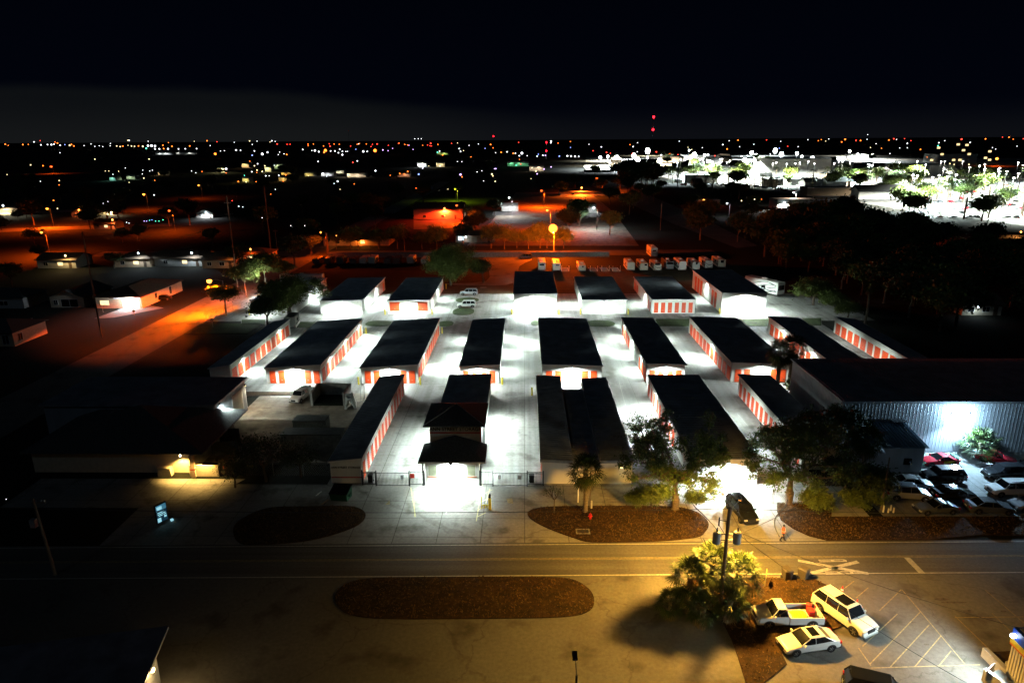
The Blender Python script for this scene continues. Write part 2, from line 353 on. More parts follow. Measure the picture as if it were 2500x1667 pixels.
def storage(label, x0, x1, y0, y1, zl, zr, R_=(), L_=(), F_=(), lr=(), ll=(), lf=(), dw=2.08, fh=2.35, en=4600, wallm=WALL, lb=False):
    root = thing('storage_building', label, 'building', (x0,y0,0), 0, 'storage buildings')
    W, D = x1-x0, y1-y0; zz = lambda x: zl+(zr-zl)*x/W
    b = MB(); b.add([(0,0,0),(W,0,0),(W,D,0),(0,D,0),(0,0,zl),(W,0,zr),(W,D,zr),(0,D,zl)], [(0,1,5,4),(1,2,6,5),(2,3,7,6),(3,0,4,7),(4,5,6,7)])
    ns = int(D/.6)
    for i in range(ns+1):                                   # cladding ribs
        y = D*i/ns
        for xx, s, z in ((0,-1,zl),(W,1,zr)): b.box(xx, y-.03, .05, xx+s*.025, y+.03, z-.12)
    for i in range(int(W/.6)+1):
        x = W*i/int(W/.6); b.box(x-.03 if x > .1 else 0, -.025, .05, x+.03 if x < W-.1 else W, 0, zz(x)-.12)
    b.build('wall', wallm, root)
    e = .22; t = .09; b = MB()
    za, zb = zz(-e), zz(W+e)
    b.add([(-e,-e,za+.005),(W+e,-e,zb+.005),(W+e,D+e,zb+.005),(-e,D+e,za+.005),(-e,-e,za+t),(W+e,-e,zb+t),(W+e,D+e,zb+t),(-e,D+e,za+t)],
          [(0,3,2,1),(4,5,6,7),(0,1,5,4),(1,2,6,5),(2,3,7,6),(3,0,4,7)])
    for i in range(int(D/.6)+1):
        y = D*i/int(D/.6)
        b.add([(-e,y-.02,za+t),(W+e,y-.02,zb+t),(W+e,y,zb+t+.05),(-e,y,za+t+.05),(W+e,y+.02,zb+t),(-e,y+.02,za+t)], [(0,1,2,3),(3,2,4,5)])
    b.build('roof', ROOF, root)
    b = MB()
    b.add([(-e-.02,-e-.02,za-.1),(W+e+.02,-e-.02,zb-.1),(W+e+.02,-e-.02,zb+t+.02),(-e-.02,-e-.02,za+t+.02),(-e-.02,-e,za-.1),(W+e+.02,-e,zb-.1),(W+e+.02,-e,zb+t+.02),(-e-.02,-e,za+t+.02)], [(0,1,2,3),(5,4,7,6),(3,2,6,7),(1,0,4,5),(0,3,7,4),(2,1,5,6)])
    b.box(-e-.03,-e,za-.1,-e-.002,D+e,za+t+.02); b.box(W+e+.002,-e,zb-.1,W+e+.03,D+e,zb+t+.02)
    b.build('fascia', TRIM, root)
    for x in (-.03, W-.1): MB().box(x,-.04,0,x+.13,.1,min(zl,zr)-.1).build('corner_trim', TRIM, root)
    MB().box(W+.02,D-.5,0,W+.1,D-.42,zr-.05).build('downspout', TRIM, root); MB().box(W+.02,.4,0,W+.1,.48,zr-.05).build('downspout', TRIM, root)
    for side, lst, xx, z in (('R',R_,W+.026,zr),('L',L_,-.026,zl)):
        for y in lst: link('roll_up_door', door_mesh(dw, min(fh, z-.45)), root, (xx,y,.05), OUT[side][1])
    for it in F_:
        x, w, h, s = it; link('roll_up_door', door_mesh(w, h), root, (x,-.027,s))
    for y in lr: wall_pack(root, 'R', W+.03, y-y0, zr-.28, en)
    for y in ll: wall_pack(root, 'L', -.03, y-y0, zl-.28, en)
    if lb: wall_pack(root, 'B', W/2, D+.03, zr-.3, lb*1.6 if lb > 1 else 3800, tilt=2.2, spot=90, blend=.6, wash=.05)  # unseen back wall pack, added to light the fronts and trailers behind
    for x, en2 in lf:
        wall_pack(root, 'F', x, -.03, zz(x)-.25, en2*.45, tilt=.5, spot=120, wash=0)
        lamp((x, -1.3, zz(x)-.45), en2*1.05, (.86,1.,.97), 'SPOT', .25, 158 if en2 > 15200 else 170, .3, (0,0,-1), root)
    return root
ev = lambda n: evenly(.2, 30.4, n)
f4 = [(1.1,1.05,2.3,.05),(2.65,1.05,2.3,.05),(7.15,1.05,2.3,.05),(8.65,1.05,2.3,.05)]
f4b = [(.95,.95,2.3,.05),(2.4,.9,2.3,.05),(3.9,.9,2.3,.05),(5.35,1.0,2.3,.05)]
mid = 'in the middle row'
storage('narrow storage building with eleven red doors facing right, leftmost of the middle row', -54,-50.5,110,141,2.75,3.3, R_=ev(11), lr=(115.5,134.5), dw=2.1)
storage('dark roofed storage building with red doors, second from the left in the middle row', -44.3,-34.9,110,141,2.8,3.4, R_=ev(11), F_=f4, ll=(125,), lr=(116,127,138), lf=((4.9,5200),), lb=6000)
storage('dark roofed storage building with red doors, third from the left in the middle row', -27.9,-18.3,110,141.2,2.85,3.4, R_=ev(11), F_=f4, ll=(122,134), lr=(118,), lf=((4.9,5200),), lb=6000)
storage('narrow pale storage building without side doors, directly behind the office wing', -10.9,-4.4,110,141,3.1,3.4, F_=f4b, ll=(115.5,125,135.5), lr=(116,126.5,137.5), lf=((3.,5200),))
storage('wide pale storage building facing the two roofed front block, its front wall glaring white', 3.1,13.,110,141.5,3.45,3.2, F_=f4, ll=(133,), lr=(130,), lf=((4.9,8000),), lb=6000)
storage('narrow storage building with four orange front doors, between two wide middle blocks', 20.8,27.2,110.3,141.5,3.5,3.3, L_=[e for i, e in enumerate(ev(11)) if i not in (3,4,5,6)], F_=f4b, ll=(116,126,137), lr=(125,136), lf=((3.2,4200),), lb=9000)
storage('dark roofed storage building with red side doors beside the tall sabal palms', 35.3,45.1,110.8,142,3.5,3.2, L_=ev(11), F_=f4, ll=(123,), lr=(121,133), lf=((5.,3200),), lb=6000)
storage('storage building with red doors running behind the big corrugated warehouse', 52.1,58.3,110.5,142,3.5,3.2, L_=ev(11), ll=(118,133), lr=(120,134), lf=(), dw=2.)
storage('narrow storage building with bright red doors at the far right edge of the yard', 66.2,70.3,108,142,3.4,2.9, L_=evenly(.2,33.6,12), lr=(), ll=(), dw=2.1)
storage('ribbed storage building half hidden by the spreading oak in the back row', -65.5,-55.3,158.8,186.5,3.3,3.3, R_=(), lr=(172,), ll=(170,), lf=((3,2500),))
storage('storage building with blank glowing front wall beside the spreading oak, back row', -49,-39,158.8,186.8,3.2,3.4, R_=(25.5,), lr=(164,175), ll=(176,), lf=((5,7500),), dw=1.3)
storage('back row storage building with two square orange doors in its front wall', -32.7,-22.7,158.8,187,3.2,3.4, R_=(22.5,25.5), F_=[(1.6,2.4,2.2,.75),(8.3,2.4,2.2,.75)], lr=(163,174), ll=(166,), lf=((5,5500),), dw=1.1)
storage('tall back row storage building with plain white front facing the two parked cars', -2.5,7.6,158.6,187,4.9,4.9, lr=(166,), ll=(166,178), lf=((5,15000),), en=6000, lb=True)
storage('low back row storage building with a plain cream front and no front doors', 13.9,24.1,158.6,187,3.4,3.4, lr=(), ll=(167,), lf=((5,900),), lb=True)
storage('back row storage building with six narrow red front doors', 30.4,40.5,158.9,186.8,3.4,3.4, L_=(2.5,4.8,22,24.5,26.5), F_=[(.95+1.63*i,.98,2.5,.2) for i in range(6)], ll=(168,), lr=(), lf=(), dw=1.3, en=5200, lb=True)
storage('tall storage building with high red side doors at the right end of the back row', 46.9,57.3,159.2,188.4,4.9,4.9, L_=(5.5,8.2,19.5,22.5,25.5), ll=(173,), lr=(163,177), lf=((5.6,15000),), dw=1.9, fh=3.9, en=6000, lb=True)
storage('long narrow storage building with red doors ending at the left gate', -23.5,-19.8,74.6,105,2.9,3.3, R_=evenly(.3,30.1,13), lr=(), ll=(), lf=(), dw=1.25)
storage('narrow storage wing joined behind the hip roofed office', -12,-5.6,85.3,105,3.2,3.4, lr=(93,83.5+5), ll=(88,), lf=())
storage('dark roofed front storage building behind the big oak, with blazing front lamp', 20.1,27.9,74.6,104.8,3.3,3.3, L_=[e for i, e in enumerate(ev(13)) if i > 3], lr=(95,84), ll=(98,87,), lf=((4.2,15500),), dw=1.3)
storage('long narrow storage building with dark red doors beside the warehouse, front row right', 34.7,39.5,78.5,104.8,3.4,3.2, L_=evenly(.2,26,13), lr=(), ll=(), lf=(), dw=1.2)
# the front building with two long roofs and a valley between
root = thing('storage_building', 'front storage building with two long dark roofs and a notch between them', 'building', (2.1,74.6,0), 0, 'storage buildings')
b = MB(); b.box(0,0,0,3.7,26.4,2.9); b.box(7.0,0,0,10.8,26.4,2.9); b.box(3.7,.0,0,7.0,26.4,2.2); b.box(0,26.4,0,3.7,30.3,2.9); b.box(7.0,26.4,0,10.8,29.2,2.9); b.build('wall', WALL, root)
for x0, x1, d, z0, z1 in ((-.2,3.7,30.5,3.3,3.1),(7.,11.,29.4,3.1,3.3)):
    b = MB(); b.add([(x0,-.25,z0-.3),(x1,-.25,z1-.3),(x1,d,z1-.3),(x0,d,z0-.3),(x0,-.25,z0),(x1,-.25,z1),(x1,d,z1),(x0,d,z0)], [(0,3,2,1),(4,5,6,7),(0,1,5,4),(1,2,6,5),(2,3,7,6),(3,0,4,7)])
    for i in range(int(d/.6)+1): b.add([(x0,.6*i-.2,z0),(x1,.6*i-.2,z1),(x1,.6*i-.18,z1+.05),(x0,.6*i-.18,z0+.05),(x1,.6*i-.16,z1),(x0,.6*i-.16,z0)], [(0,1,2,3),(3,2,4,5)])
    b.build('roof', ROOF, root)
b = MB(); b.box(3.71,-.2,2.2,6.99,26.6,2.33)
for i in range(44): b.box(3.72,.6*i-.15,2.33,6.98,.6*i-.1,2.38)
b.build('valley_roof', ROOF, root)
MB().box(-.24,-.28,2.85,-.2,30.5,3.33).build('fascia', TRIM, root)
for y in (1.5,3.6,5.7,20,23,26): link('roll_up_door', door_mesh(1.2,2.2), root, (-.026,y,.05), OUT['L'][1])
for i in range(6): link('roll_up_door', door_mesh(1.2,2.2), root, (10.83,3+4*i,.05), OUT['R'][1])
b = MB(); b.tube((6.3,24.2,2.95),(6.3,24.2,3.9),.03); b.tube((6.3,24.2,3.9),(6.3,26.3,3.9),.03); b.tube((4.8,24.2,2.95),(6.3,24.2,2.95),.03); b.build('ladder_rail', GALV, root)
for y in (12, 22): wall_pack(root, 'R', 10.82, y, 2.75, 3300)
wall_pack(root, 'F', 9.5, -.01, 2.4, 60, warm=True, color=(1,.75,.3))
# signage on the left front block
def text(s, size, parent, loc, m, rx=math.pi/2, rz=0, ext=.01, bold=.02):
    c = bpy.data.curves.new('lettering', 'FONT'); c.body = s; c.size = size; c.extrude = ext; c.align_x = 'CENTER'; c.offset = bold*size*.4
    c.materials.append(m); t = bpy.data.objects.new('t', c); me = bpy.data.meshes.new_from_object(t); bpy.data.objects.remove(t); o = link('lettering', me, parent, loc); o.rotation_euler = (rx,0,rz); return o
sb = [o for o in bpy.data.objects if o.get('label', '').startswith('long narrow storage building with red doors ending')][0]
text('ANN STREET STORAGE', .34, sb, (1.85,-.05,2.0), BLK)
MB().box(0,-.045,.72,3.7,-.03,.86).build('red_stripe', REDP, sb)

# ------------------------------------------------------------------ office
def hip(x0, y0, x1, y1, z, apexes, t=.12):
    """hip roof body between eave rectangle and one or two ridge points"""
    b = MB(); e = [(x0,y0),(x1,y0),(x1,y1),(x0,y1)]
    vs = [(p[0],p[1],z) for p in e]+[(p[0],p[1],z+t) for p in e]+[tuple(a) for a in apexes]
    fs = [(0,3,2,1),(0,1,5,4),(1,2,6,5),(2,3,7,6),(3,0,4,7)]
    if len(apexes) == 1: fs += [(4,5,8),(5,6,8),(6,7,8),(7,4,8)]
    elif abs(apexes[0][0]-apexes[1][0]) < 1e-3 or abs(apexes[0][1]-apexes[1][1]) > abs(apexes[0][0]-apexes[1][0]): fs += [(4,5,8),(5,6,9,8),(6,7,9),(7,4,8,9)]
    else: fs += [(4,5,9,8),(5,6,9),(6,7,8,9),(7,4,8)]
    return b.add(vs, fs)
of = thing('office', 'small two storey office with dark hip roof and lit porch at the gates', 'building', (-8.7,74.6,0))
MB().box(-3.3,0,0,3.2,4.2,3.15).build('lower_wall', STUW, of)
b = MB(); b.box(-3.2,4.2,0,3.1,10.6,6.05); b.build('upper_wall', STUG, of)
hip(-3.85,3.1,3.85,10.9,6.05,[(0,6.9,7.6)]).build('roof', SHING, of)
b = MB(); b.path([(-3.85,3.1,6.2),(0,6.9,7.66)], .05, 5); b.path([(3.85,3.1,6.2),(0,6.9,7.66)], .05, 5); b.build('ridge_cap', GALV, of)
hip(-4.0,-.9,4.0,4.19,3.15,[(0,3.9,4.6)], .14).build('porch_roof', SHING, of)
b = MB(); b.box(-4.03,-.94,3.1,4.03,-.9,3.28); b.box(-4.03,-.94,3.1,-4.0,4.2,3.28); b.box(4.0,-.94,3.1,4.03,4.2,3.28); b.build('fascia', TRIM, of)
for x in (-2.45, 2.25):
    w = MB().box(x-.5,-.03,1.05,x+.5,.0,2.45).build('window', mat('window_glass_lit', (.30,.31,.22), .2), of)
    b = MB(); b.box(x-.58,-.05,.97,x-.5,0,2.5); b.box(x+.5,-.05,.97,x+.58,0,2.5); b.box(x-.58,-.05,2.45,x+.58,0,2.53); b.build('window_frame', TRIM, w)
    MB().box(x-.65,-.12,.87,x+.65,0,.97).build('window_sill', mat('brick_sill', (.42,.16,.09), .9), w)
d = MB().box(-.5,-.04,.02,.5,0,2.15).build('door', mat('office_door', (.5,.5,.46), .5), of)
MB().tube((.38,-.08,1.0),(.38,-.04,1.0),.03).build('door_handle', GALV, d)
for x in (-3.55,3.45):
    b = MB(); b.box(x-.07,-.5,0,x+.07,-.36,3.1); b.box(x-.12,-.55,0,x+.12,-.31,.15); b.build('porch_post', BLK, of)
text('ANN STREET STORAGE', .62, of, (0,4.14,5.12), BLK, bold=.06)
MB().box(-3.22,4.13,4.72,3.12,4.19,4.92).build('red_stripe', mat('brick_red', (.33,.05,.045), .8), of)
MB().box(3.1,4.1,2.9,3.2,4.2,6.0).build('downspout', REDP, of)
wall_pack(of, 'F', -.1, -.95, 3.1, 11000, tilt=.3, spot=136, blend=.6, out=.3, wash=.12)
lamp((-.1,-1.0,2.7), 1500, (.88,.97,1.), 'SPOT', .2, 120, .6, (0,1.,-.5), of)
wall_pack(of, 'R', 3.25, 2.2, 3.0, 2600, tilt=.5, spot=125, out=.95, wash=.1)
wall_pack(of, 'L', -3.35, 2.2, 3.0, 2400, tilt=.5, spot=125, out=.95, wash=.1)
wall_pack(of, 'R', 3.12, 8.2, 4.4, 4800, tilt=.7, spot=100, out=.95, wash=.1)
wall_pack(of, 'L', -3.22, 7.2, 4.4, 4800, tilt=.7, spot=100, out=.95, wash=.1)

# ------------------------------------------------------------------ bollards
bol = thing('bollard', 'x', 'bollard', (0,0,0), 0, 'yellow bollards at the building corners')
MB().lathe([(.13,0),(.13,1.25),(.11,1.36),(.05,1.41)], n=12).build('post', YEL, bol, smooth=False)
first = True
blist = [(-28.4,109.5,'left front corner of the third middle row building'),(-17.8,109.4,'right front corner of the third middle row block'),(-3.8,109.5,'right front corner of the building behind the office wing'),
 (-3.1,157.9,'left front corner of the tall back building'),(8.2,157.9,'right front corner of the tall back building'),(13.3,157.9,'left front corner of the cream fronted back building'),(24.6,157.9,'right front corner of the cream fronted back building'),
 (46.3,158.4,'left front corner of the tall right end building'),(-22.1,158.1,'right front corner of the building with two square orange doors'),(-33.4,158.1,'left front corner of the building with two square orange doors'),(-66.1,158,'left front corner of the ribbed building by the oak'),
 (-17.8,141.6,'right back corner of the third middle row building'),(-34.2,141.4,'right back corner of the second middle row building'),(-22,187.6,'back corner of the square door building, by the feathery tree'),(1.2,104.4,'back left corner of the two roofed front building')]
for x, y, d in blist:
    o = bol if first else copy_tree(bol); first = False
    put(o, (x,y,0), 0, 'yellow steel bollard at the '+d)
# yellow gate keypad post and guard rails
kp = thing('keypad_post', 'yellow keypad post and guard bars on the entrance drive', 'keypad post', (G(1196,1243).x, G(1196,1243).y, 0))
MB().lathe([(.16,0),(.16,1.3),(.13,1.42)], n=12).build('post', YEL, kp)
MB().box(-.12,-.1,1.45,.12,.1,1.95).build('keypad', BLK, kp)
b = MB()
for x in (-.35,-.65): b.tube((x,.3,0),(x,.3,.45),.07)
b.tube((-.95,.2,0),(-.95,.2,1.5),.04); b.tube((-.95,.25,.4),(0,.25,.4),.05); b.build('guard_bar', YEL, kp)
# ------------------------------------------------------------------ houses and other buildings
def window(parent, side, W, D, u, z, w, h, m, frame=TRIM):
    (dx, dy), rz = OUT[side]
    x, y = {'F':(u,-.0),'B':(u,D),'L':(-W/2,u),'R':(W/2,u)}[side]
    o = MB().box(-w/2,-.03,z,w/2,.0,z+h).build('window', m, parent, (x+dx*.0,y+dy*.0,0), rz)
    b = MB(); t = .07
    b.box(-w/2-t,-.05,z-t,w/2+t,0,z-.001); b.box(-w/2-t,-.05,z+h,w/2+t,0,z+h+t); b.box(-w/2-t,-.05,z,-w/2-.001,0,z+h); b.box(w/2+.001,-.05,z,w/2+t,0,z+h)
    b.box(-.025,-.045,z,.025,-.031,z+h); b.build('window_frame', frame, o); return o
def house(label, p, w, d, h=2.8, rz=0, roof='gable', ridge='y', wm=STUC, rm=SHING, wins=(), rh=1.8, oh=.5, name='house', cat='house', door=None, group=None, detail=True):
    root = thing(name, label, cat, (p[0],p[1],0), rz, group)
    b = MB(); W2 = w/2
    if roof == 'gable' and ridge == 'y':
        b.add([(-W2,0,0),(W2,0,0),(W2,d,0),(-W2,d,0),(-W2,0,h),(W2,0,h),(W2,d,h),(-W2,d,h),(0,0,h+rh),(0,d,h+rh)], [(0,1,5,8,4),(1,2,6,5),(2,3,7,9,6),(3,0,4,7)])
        k = rh/W2; r = MB(); e = oh; zb = h-k*e
        for s in (-1, 1):
            q = [(s*(W2+e),-e,zb+.02),(0,-e,h+rh+.02),(0,d+e,h+rh+.02),(s*(W2+e),d+e,zb+.02)]
            r.add(q+[(a,b_,c+.13) for a,b_,c in q], [(0,1,2,3),(7,6,5,4),(0,4,5,1),(2,6,7,3),(3,7,4,0),(1,5,6,2)])
        r.build('roof', rm, root)
    elif roof == 'gable':
        b.add([(-W2,0,0),(W2,0,0),(W2,d,0),(-W2,d,0),(-W2,0,h),(W2,0,h),(W2,d,h),(-W2,d,h),(-W2,d/2,h+rh),(W2,d/2,h+rh)], [(0,1,5,4),(1,2,6,9,5),(2,3,7,6),(3,0,4,8,7)])
        k = rh/(d/2); r = MB(); e = oh; zb = h-k*e
        for y0, y1 in ((-e,d/2),(d+e,d/2)):
            q = [(-W2-e,y0,zb+.02),(W2+e,y0,zb+.02),(W2+e,y1,h+rh+.02),(-W2-e,y1,h+rh+.02)]
            r.add(q+[(a,b_,c+.13) for a,b_,c in q], [(0,1,2,3),(7,6,5,4),(0,4,5,1),(2,6,7,3),(3,7,4,0),(1,5,6,2)])
        r.build('roof', rm, root)
    elif roof == 'hip':
        b.box(-W2,0,0,W2,d,h)
        e = oh
        if ridge == 'y': ap = [(0,min(w,d)/2-e,h+rh),(0,d-min(w,d)/2+e,h+rh)]
        else: ap = [(-W2+d/2-e,d/2,h+rh),(W2-d/2+e,d/2,h+rh)]
        hip(-W2-e,-e,W2+e,d+e,h+.01,ap).build('roof', rm, root)
    else:
        b.box(-W2,0,0,W2,d,h)
        r = MB().box(-W2-.12,-.12,h+.002,W2+.12,d+.12,h+.3); r.build('roof', rm, root)
        MB().box(-W2-.15,-.15,h+.1,W2+.15,-.12,h+.34).build('parapet_trim', TRIM, root)
    b.build('wall', wm, root)
    for wn in wins: window(root, wn[0], w, d, *wn[1:])
    if door is not None:
        dd = MB().box(-.48,-.05,.0,.48,0,2.1).build('door', mat('dark_door', (.09,.06,.04), .6), root, (door,0,0)); MB().box(.36,-.09,1,.42,-.05,1.06).build('door_handle', GALV, dd)
    return root
# big corrugated warehouse on the right
wx0 = G(2062,982,7.1).x
wh = thing('warehouse', 'big grey corrugated warehouse with a blazing wall lamp above the car lot', 'warehouse', (wx0,83.6,0))
WW, WD, WHH = 60., 17.6, 7.1
MB().box(0,0,0,WW,WD,WHH).build('wall', CORR, wh)
b = MB()
for i in range(int(WW/.45)): x = .2+.45*i; b.add([(x-.06,0,.1),(x+.06,0,.1),(x+.03,-.015,.1),(x-.03,-.015,.1),(x-.06,0,WHH-.2),(x+.06,0,WHH-.2),(x+.03,-.015,WHH-.2),(x-.03,-.015,WHH-.2)], [(0,3,7,4),(3,2,6,7),(2,1,5,6)])
for i in range(int(WD/.45)): y = .2+.45*i; b.add([(0,y-.06,.1),(0,y+.06,.1),(-.06,y,.1),(0,y-.06,WHH-.2),(0,y+.06,WHH-.2),(-.06,y,WHH-.2)], [(0,2,5,3),(2,1,4,5)])
b.build('cladding_rib', CORR, wh)
b = MB().box(-.3,-.3,WHH+.002,WW+.3,WD+.3,WHH+.16)
for i in range(100): x = .1+.6*i; b.box(x,-.3,WHH+.16,x+.04,WD+.3,WHH+.21)
b.build('roof', ROOF, wh)
MB().box(-.34,-.36,WHH-.12,WW,-.302,WHH+.2).build('gutter', GALV, wh)
b = MB()
for y in (9.2, 9.9): b.tube((-.9,y,0),(-.9,y,3.3),.04)
for i in range(9): b.box(-1.2,9.2,.35*i,-.6,9.9,.35*i+.05)
b.build('outside_stair', GALV, wh)
lx = G(2285,1075).x-wx0
for dx in (-.6,.9): 
    o = MB().box(lx+dx-.25,-.32,5.2,lx+dx+.25,-.07,5.55).build('wall_lamp', COOL, wh)
lamp((lx+.2,-1.3,5.2), 9500, (.45,.74,1.), 'SPOT', .25, 140, .4, (0,-.35,-1), parent=wh)
lamp((lx+.2,-1.0,5.0), 3500, (.45,.74,1.), 'POINT', .3, parent=wh)
ax0, ax1 = G(2062,1150).x-wx0, G(2238,1145).x-wx0
an = MB(); an.add([(ax0,-5.9,0),(ax1,-5.9,0),(ax1,0,0),(ax0,0,0),(ax0,-5.9,3.5),(ax1,-5.9,3.5),(ax1,0,4.3),(ax0,0,4.3)], [(0,1,5,4),(1,2,6,5),(3,0,4,7),(4,5,6,7)])
an.build('annex_wall', CORR, wh)
b = MB(); q = [(ax0-.3,-6.2,3.47),(ax1+.3,-6.2,3.47),(ax1+.3,0,4.33),(ax0-.3,0,4.33)]
b.add(q+[(x,y,z+.1) for x,y,z in q], [(0,3,2,1),(4,5,6,7),(0,1,5,4),(1,2,6,5),(2,3,7,6),(3,0,4,7)])
n = int((ax1-ax0)/.42)
for i in range(n+1):
    x = ax0-.2+.42*i; b.add([(x-.04,-6.2,3.57),(x+.04,-6.2,3.57),(x,-6.2,3.66),(x-.04,0,4.43),(x+.04,0,4.43),(x,0,4.52)], [(0,2,5,3),(2,1,4,5),(0,1,2)])
b.build('annex_roof', mat('blue_metal_roof', (.10,.16,.22), .35, metal=.4), wh)
MB().box(ax1-1.6,0-.9,4.6,ax1+.25,0,4.75).build('door_canopy', GALV, wh)
MB().box(ax1-2.4,-5.95,1.1,ax1-1.4,-5.9,2.0).build('annex_window', GLASS, wh)
# metal building on the left of the yard
L = thing('metal_building', 'grey metal building with rolling door and bright corner lamp left of the worn yard', 'building', (-43.4,88,0))
MB().box(-24,0,0,0,11,4.7).build('wall', CORR, L)
b = MB()
for i in range(24): y = .2+.45*i; b.add([(0,y-.06,.1),(0,y+.06,.1),(.06,y,.1),(0,y-.06,4.6),(0,y+.06,4.6),(.06,y,4.6)], [(0,3,5,2),(2,5,4,1)])
b.build('cladding_rib', CORR, L)
MB().box(-24.4,-.4,4.702,.4,11.4,4.95).build('roof', ROOF, L)
b = MB()
for i in range(10): b.box(.07,5.9,.38*i+.02,.12,9.2,.38*i+.36)
b.build('rolling_door', mat('tan_door', (.55,.48,.36), .5), L)
b = MB(); b.box(.065,5.7,0,.14,5.88,3.95); b.box(.065,9.22,0,.14,9.4,3.95); b.build('door_frame', TRIM, L)
MB().box(.07,3.9,0,.11,4.8,2.1).build('door', GALV, L)
wall_pack(L, 'R', .06, 1.6, 4.3, 4500, tilt=.5, spot=150, out=.5)
wall_pack(L, 'R', .06, 10.6, 3.9, 900, color=(1.,.82,.55), tilt=.5, spot=150, warm=True, out=.5)
# low office house in front of it with warm porch
p = G(470,1157)
oh_ = thing('office_house', 'dark hip roofed building with a glowing yellow porch', 'building', (-50.,77.2,0))
MB().box(-12,0,0,8.2,13,2.95).build('wall', STUC, oh_)
hip(-12.8,-.9,10.2,13.6,2.96,[(-4,6.2,5.9),(-1.5,7.,6.3)]).build('roof', SHING, oh_)
xw = G(482,1157).x+50
MB().box(xw-.3,-1.3,0,xw+.2,-.9,2.95).build('porch_column', STUO, oh_)
MB().box(xw-.36,-1.34,1.0,xw+.26,-.86,1.12).build('column_band', REDP, oh_)
MB().box(G(400,1150).x+50,-1.1,0,G(432,1150).x+50,-.3,1.1).build('porch_wall', STUC, oh_)
MB().box(G(459,1140).x+50-.35,-.05,1.3,G(459,1140).x+50+.35,0,2.0).build('wall_sign', STUG, oh_)
lamp((xw-1.6,-1.1,2.5), 2200, (1.,.58,.14), 'SPOT', .1, 120, .5, (0,.1,-1), oh_)
lamp((xw+1.4,-1.3,2.5), 1400, (1.,.58,.14), 'SPOT', .1, 130, .5, (0,-.1,-1), oh_)
MB().lathe([(.1,2.6),(.14,2.75),(.05,2.9)], (xw-1.6,-.8,0), 10).build('porch_lamp', WARM, oh_)
ground('porch_paving', [(-60,68.5),(-38.2,68.5),(-34.5,75.5),(-41.8,75.5),(-60,75.5)], .03, CONC)
fw = tag(MB().box(0,0,0,3.6,.2,1.5).build('garden_wall', STUC, loc=(-41.7,76.2,0)), 'low cream wall between the glowing porch and the dark gate', 'wall')
lamp((-39.9,74.8,2.6), 500, (1.,.60,.16), 'SPOT', .1, 150, .5, (0,0,-1))
# metal gate with sign
def bar_fence(name, label, p, q, h=1.8, sp=.16, m=BLK, cat='fence', posts=2, mid=True, group=None, r=.016):
    p, q = Vector(p).to_3d(), Vector(q).to_3d(); Ln = (q-p).length; a = math.atan2((q-p).y, (q-p).x)
    root = thing(name, label, cat, p, a, group)
    b = MB(); n = int(Ln/sp)
    for i in range(1, n): x = Ln*i/n; b.box(x-r,-r,.08,x+r,r,h)
    b.build('picket', m, root)
    b = MB()
    for z in ([.12,h-.08]+([h-.25] if mid else [])): b.box(0,-.03,z,Ln,.03,z+.05)
    b.build('rail', m, root)
    for i in range(posts): x = Ln*i/(posts-1); MB().box(x-.06,-.06,0,x+.06,.06,h+.15).build('post', m, root)
    return root
yf = 74.15
X0 = lambda a: G(a,1183).x
bar_fence('picket_fence', 'short black picket fence beside the left front storage building', (X0(886),yf), (X0(920),yf))
g1 = bar_fence('sliding_gate', 'black sliding gate left of the office with small grey plate', (X0(920),yf-.25), (X0(1001),yf-.25), cat='gate', mid=False)
MB().box(3.0,-.08,.95,3.35,-.04,1.5).build('plate', mat('plate_grey', (.3,.3,.33)), g1)
g2 = bar_fence('walk_gate', 'black walk gate with red plate against the office porch', (X0(1001),yf), (X0(1037),yf), cat='gate', mid=False)
MB().box(.1,-.1,1.0,.6,-.06,1.55).build('plate', REDP, g2)
bar_fence('walk_gate', 'black gate leaf directly right of the office porch', (X0(1172),yf), (X0(1204),yf), cat='gate', mid=False)
g3 = bar_fence('sliding_gate', 'black sliding gate right of the office with two grey plates', (X0(1204),yf-.25), (X0(1287),yf-.25), cat='gate', mid=False)
for x in (.6, 3.0): MB().box(x,-.08,1.0,x+.4,-.04,1.55).build('plate', mat('plate_grey', (.3,.3,.33)), g3)
bar_fence('picket_fence', 'short black picket fence beside the two roofed front building', (X0(1287),yf), (X0(1326),yf))
def chain_fence(name, label, pts, h=1.8, cat='fence', m=GALV, dens=.22, rails=True):
    pts = [Vector(p).to_3d() for p in pts]; o = pts[0].copy(); root = thing(name, label, cat, o)
    w = MB(); pb = []
    for a, c in zip(pts, pts[1:]):
        Ln = (c-a).length; d = (c-a)/Ln; n = max(1, int(Ln/3)); nn = int(Ln/dens)
        for i in range(n): pb.append(a-o+d*Ln*i/n)
        for i in range(nn):
            s, t = Ln*i/nn, min(Ln, Ln*i/nn+h*.6)
            for u, v in ((s,t),(t,s)):
                P0 = a-o+d*u+Vector((0,0,.05)); P1 = a-o+d*v+Vector((0,0,h))
                w.add([P0+Vector((0,0,-.012)),P1+Vector((0,0,-.012)),P1+Vector((0,0,.012)),P0+Vector((0,0,.012))], [(0,1,2,3)])
        w.tube(a-o+Vector((0,0,h)), c-o+Vector((0,0,h)), .022, n=5)
    pb.append(pts[-1]-o)
    w.build('mesh_panel', m, root)
    for q in pb[:60]: MB().tube(q, q+Vector((0,0,h+.05)), .035, n=6).build('post', m, root)
    return root
chain_fence('chain_link_fence', 'chain link fence along the scrub at the right end of the back row', px((1985,722),(2010,735),(2040,752),(2075,768),(2105,782)), 2.)
chain_fence('chain_link_fence', 'chain link fence leading past the ribbed building at the street corner', [(-74,152),(-66.5,176)], 1.9)
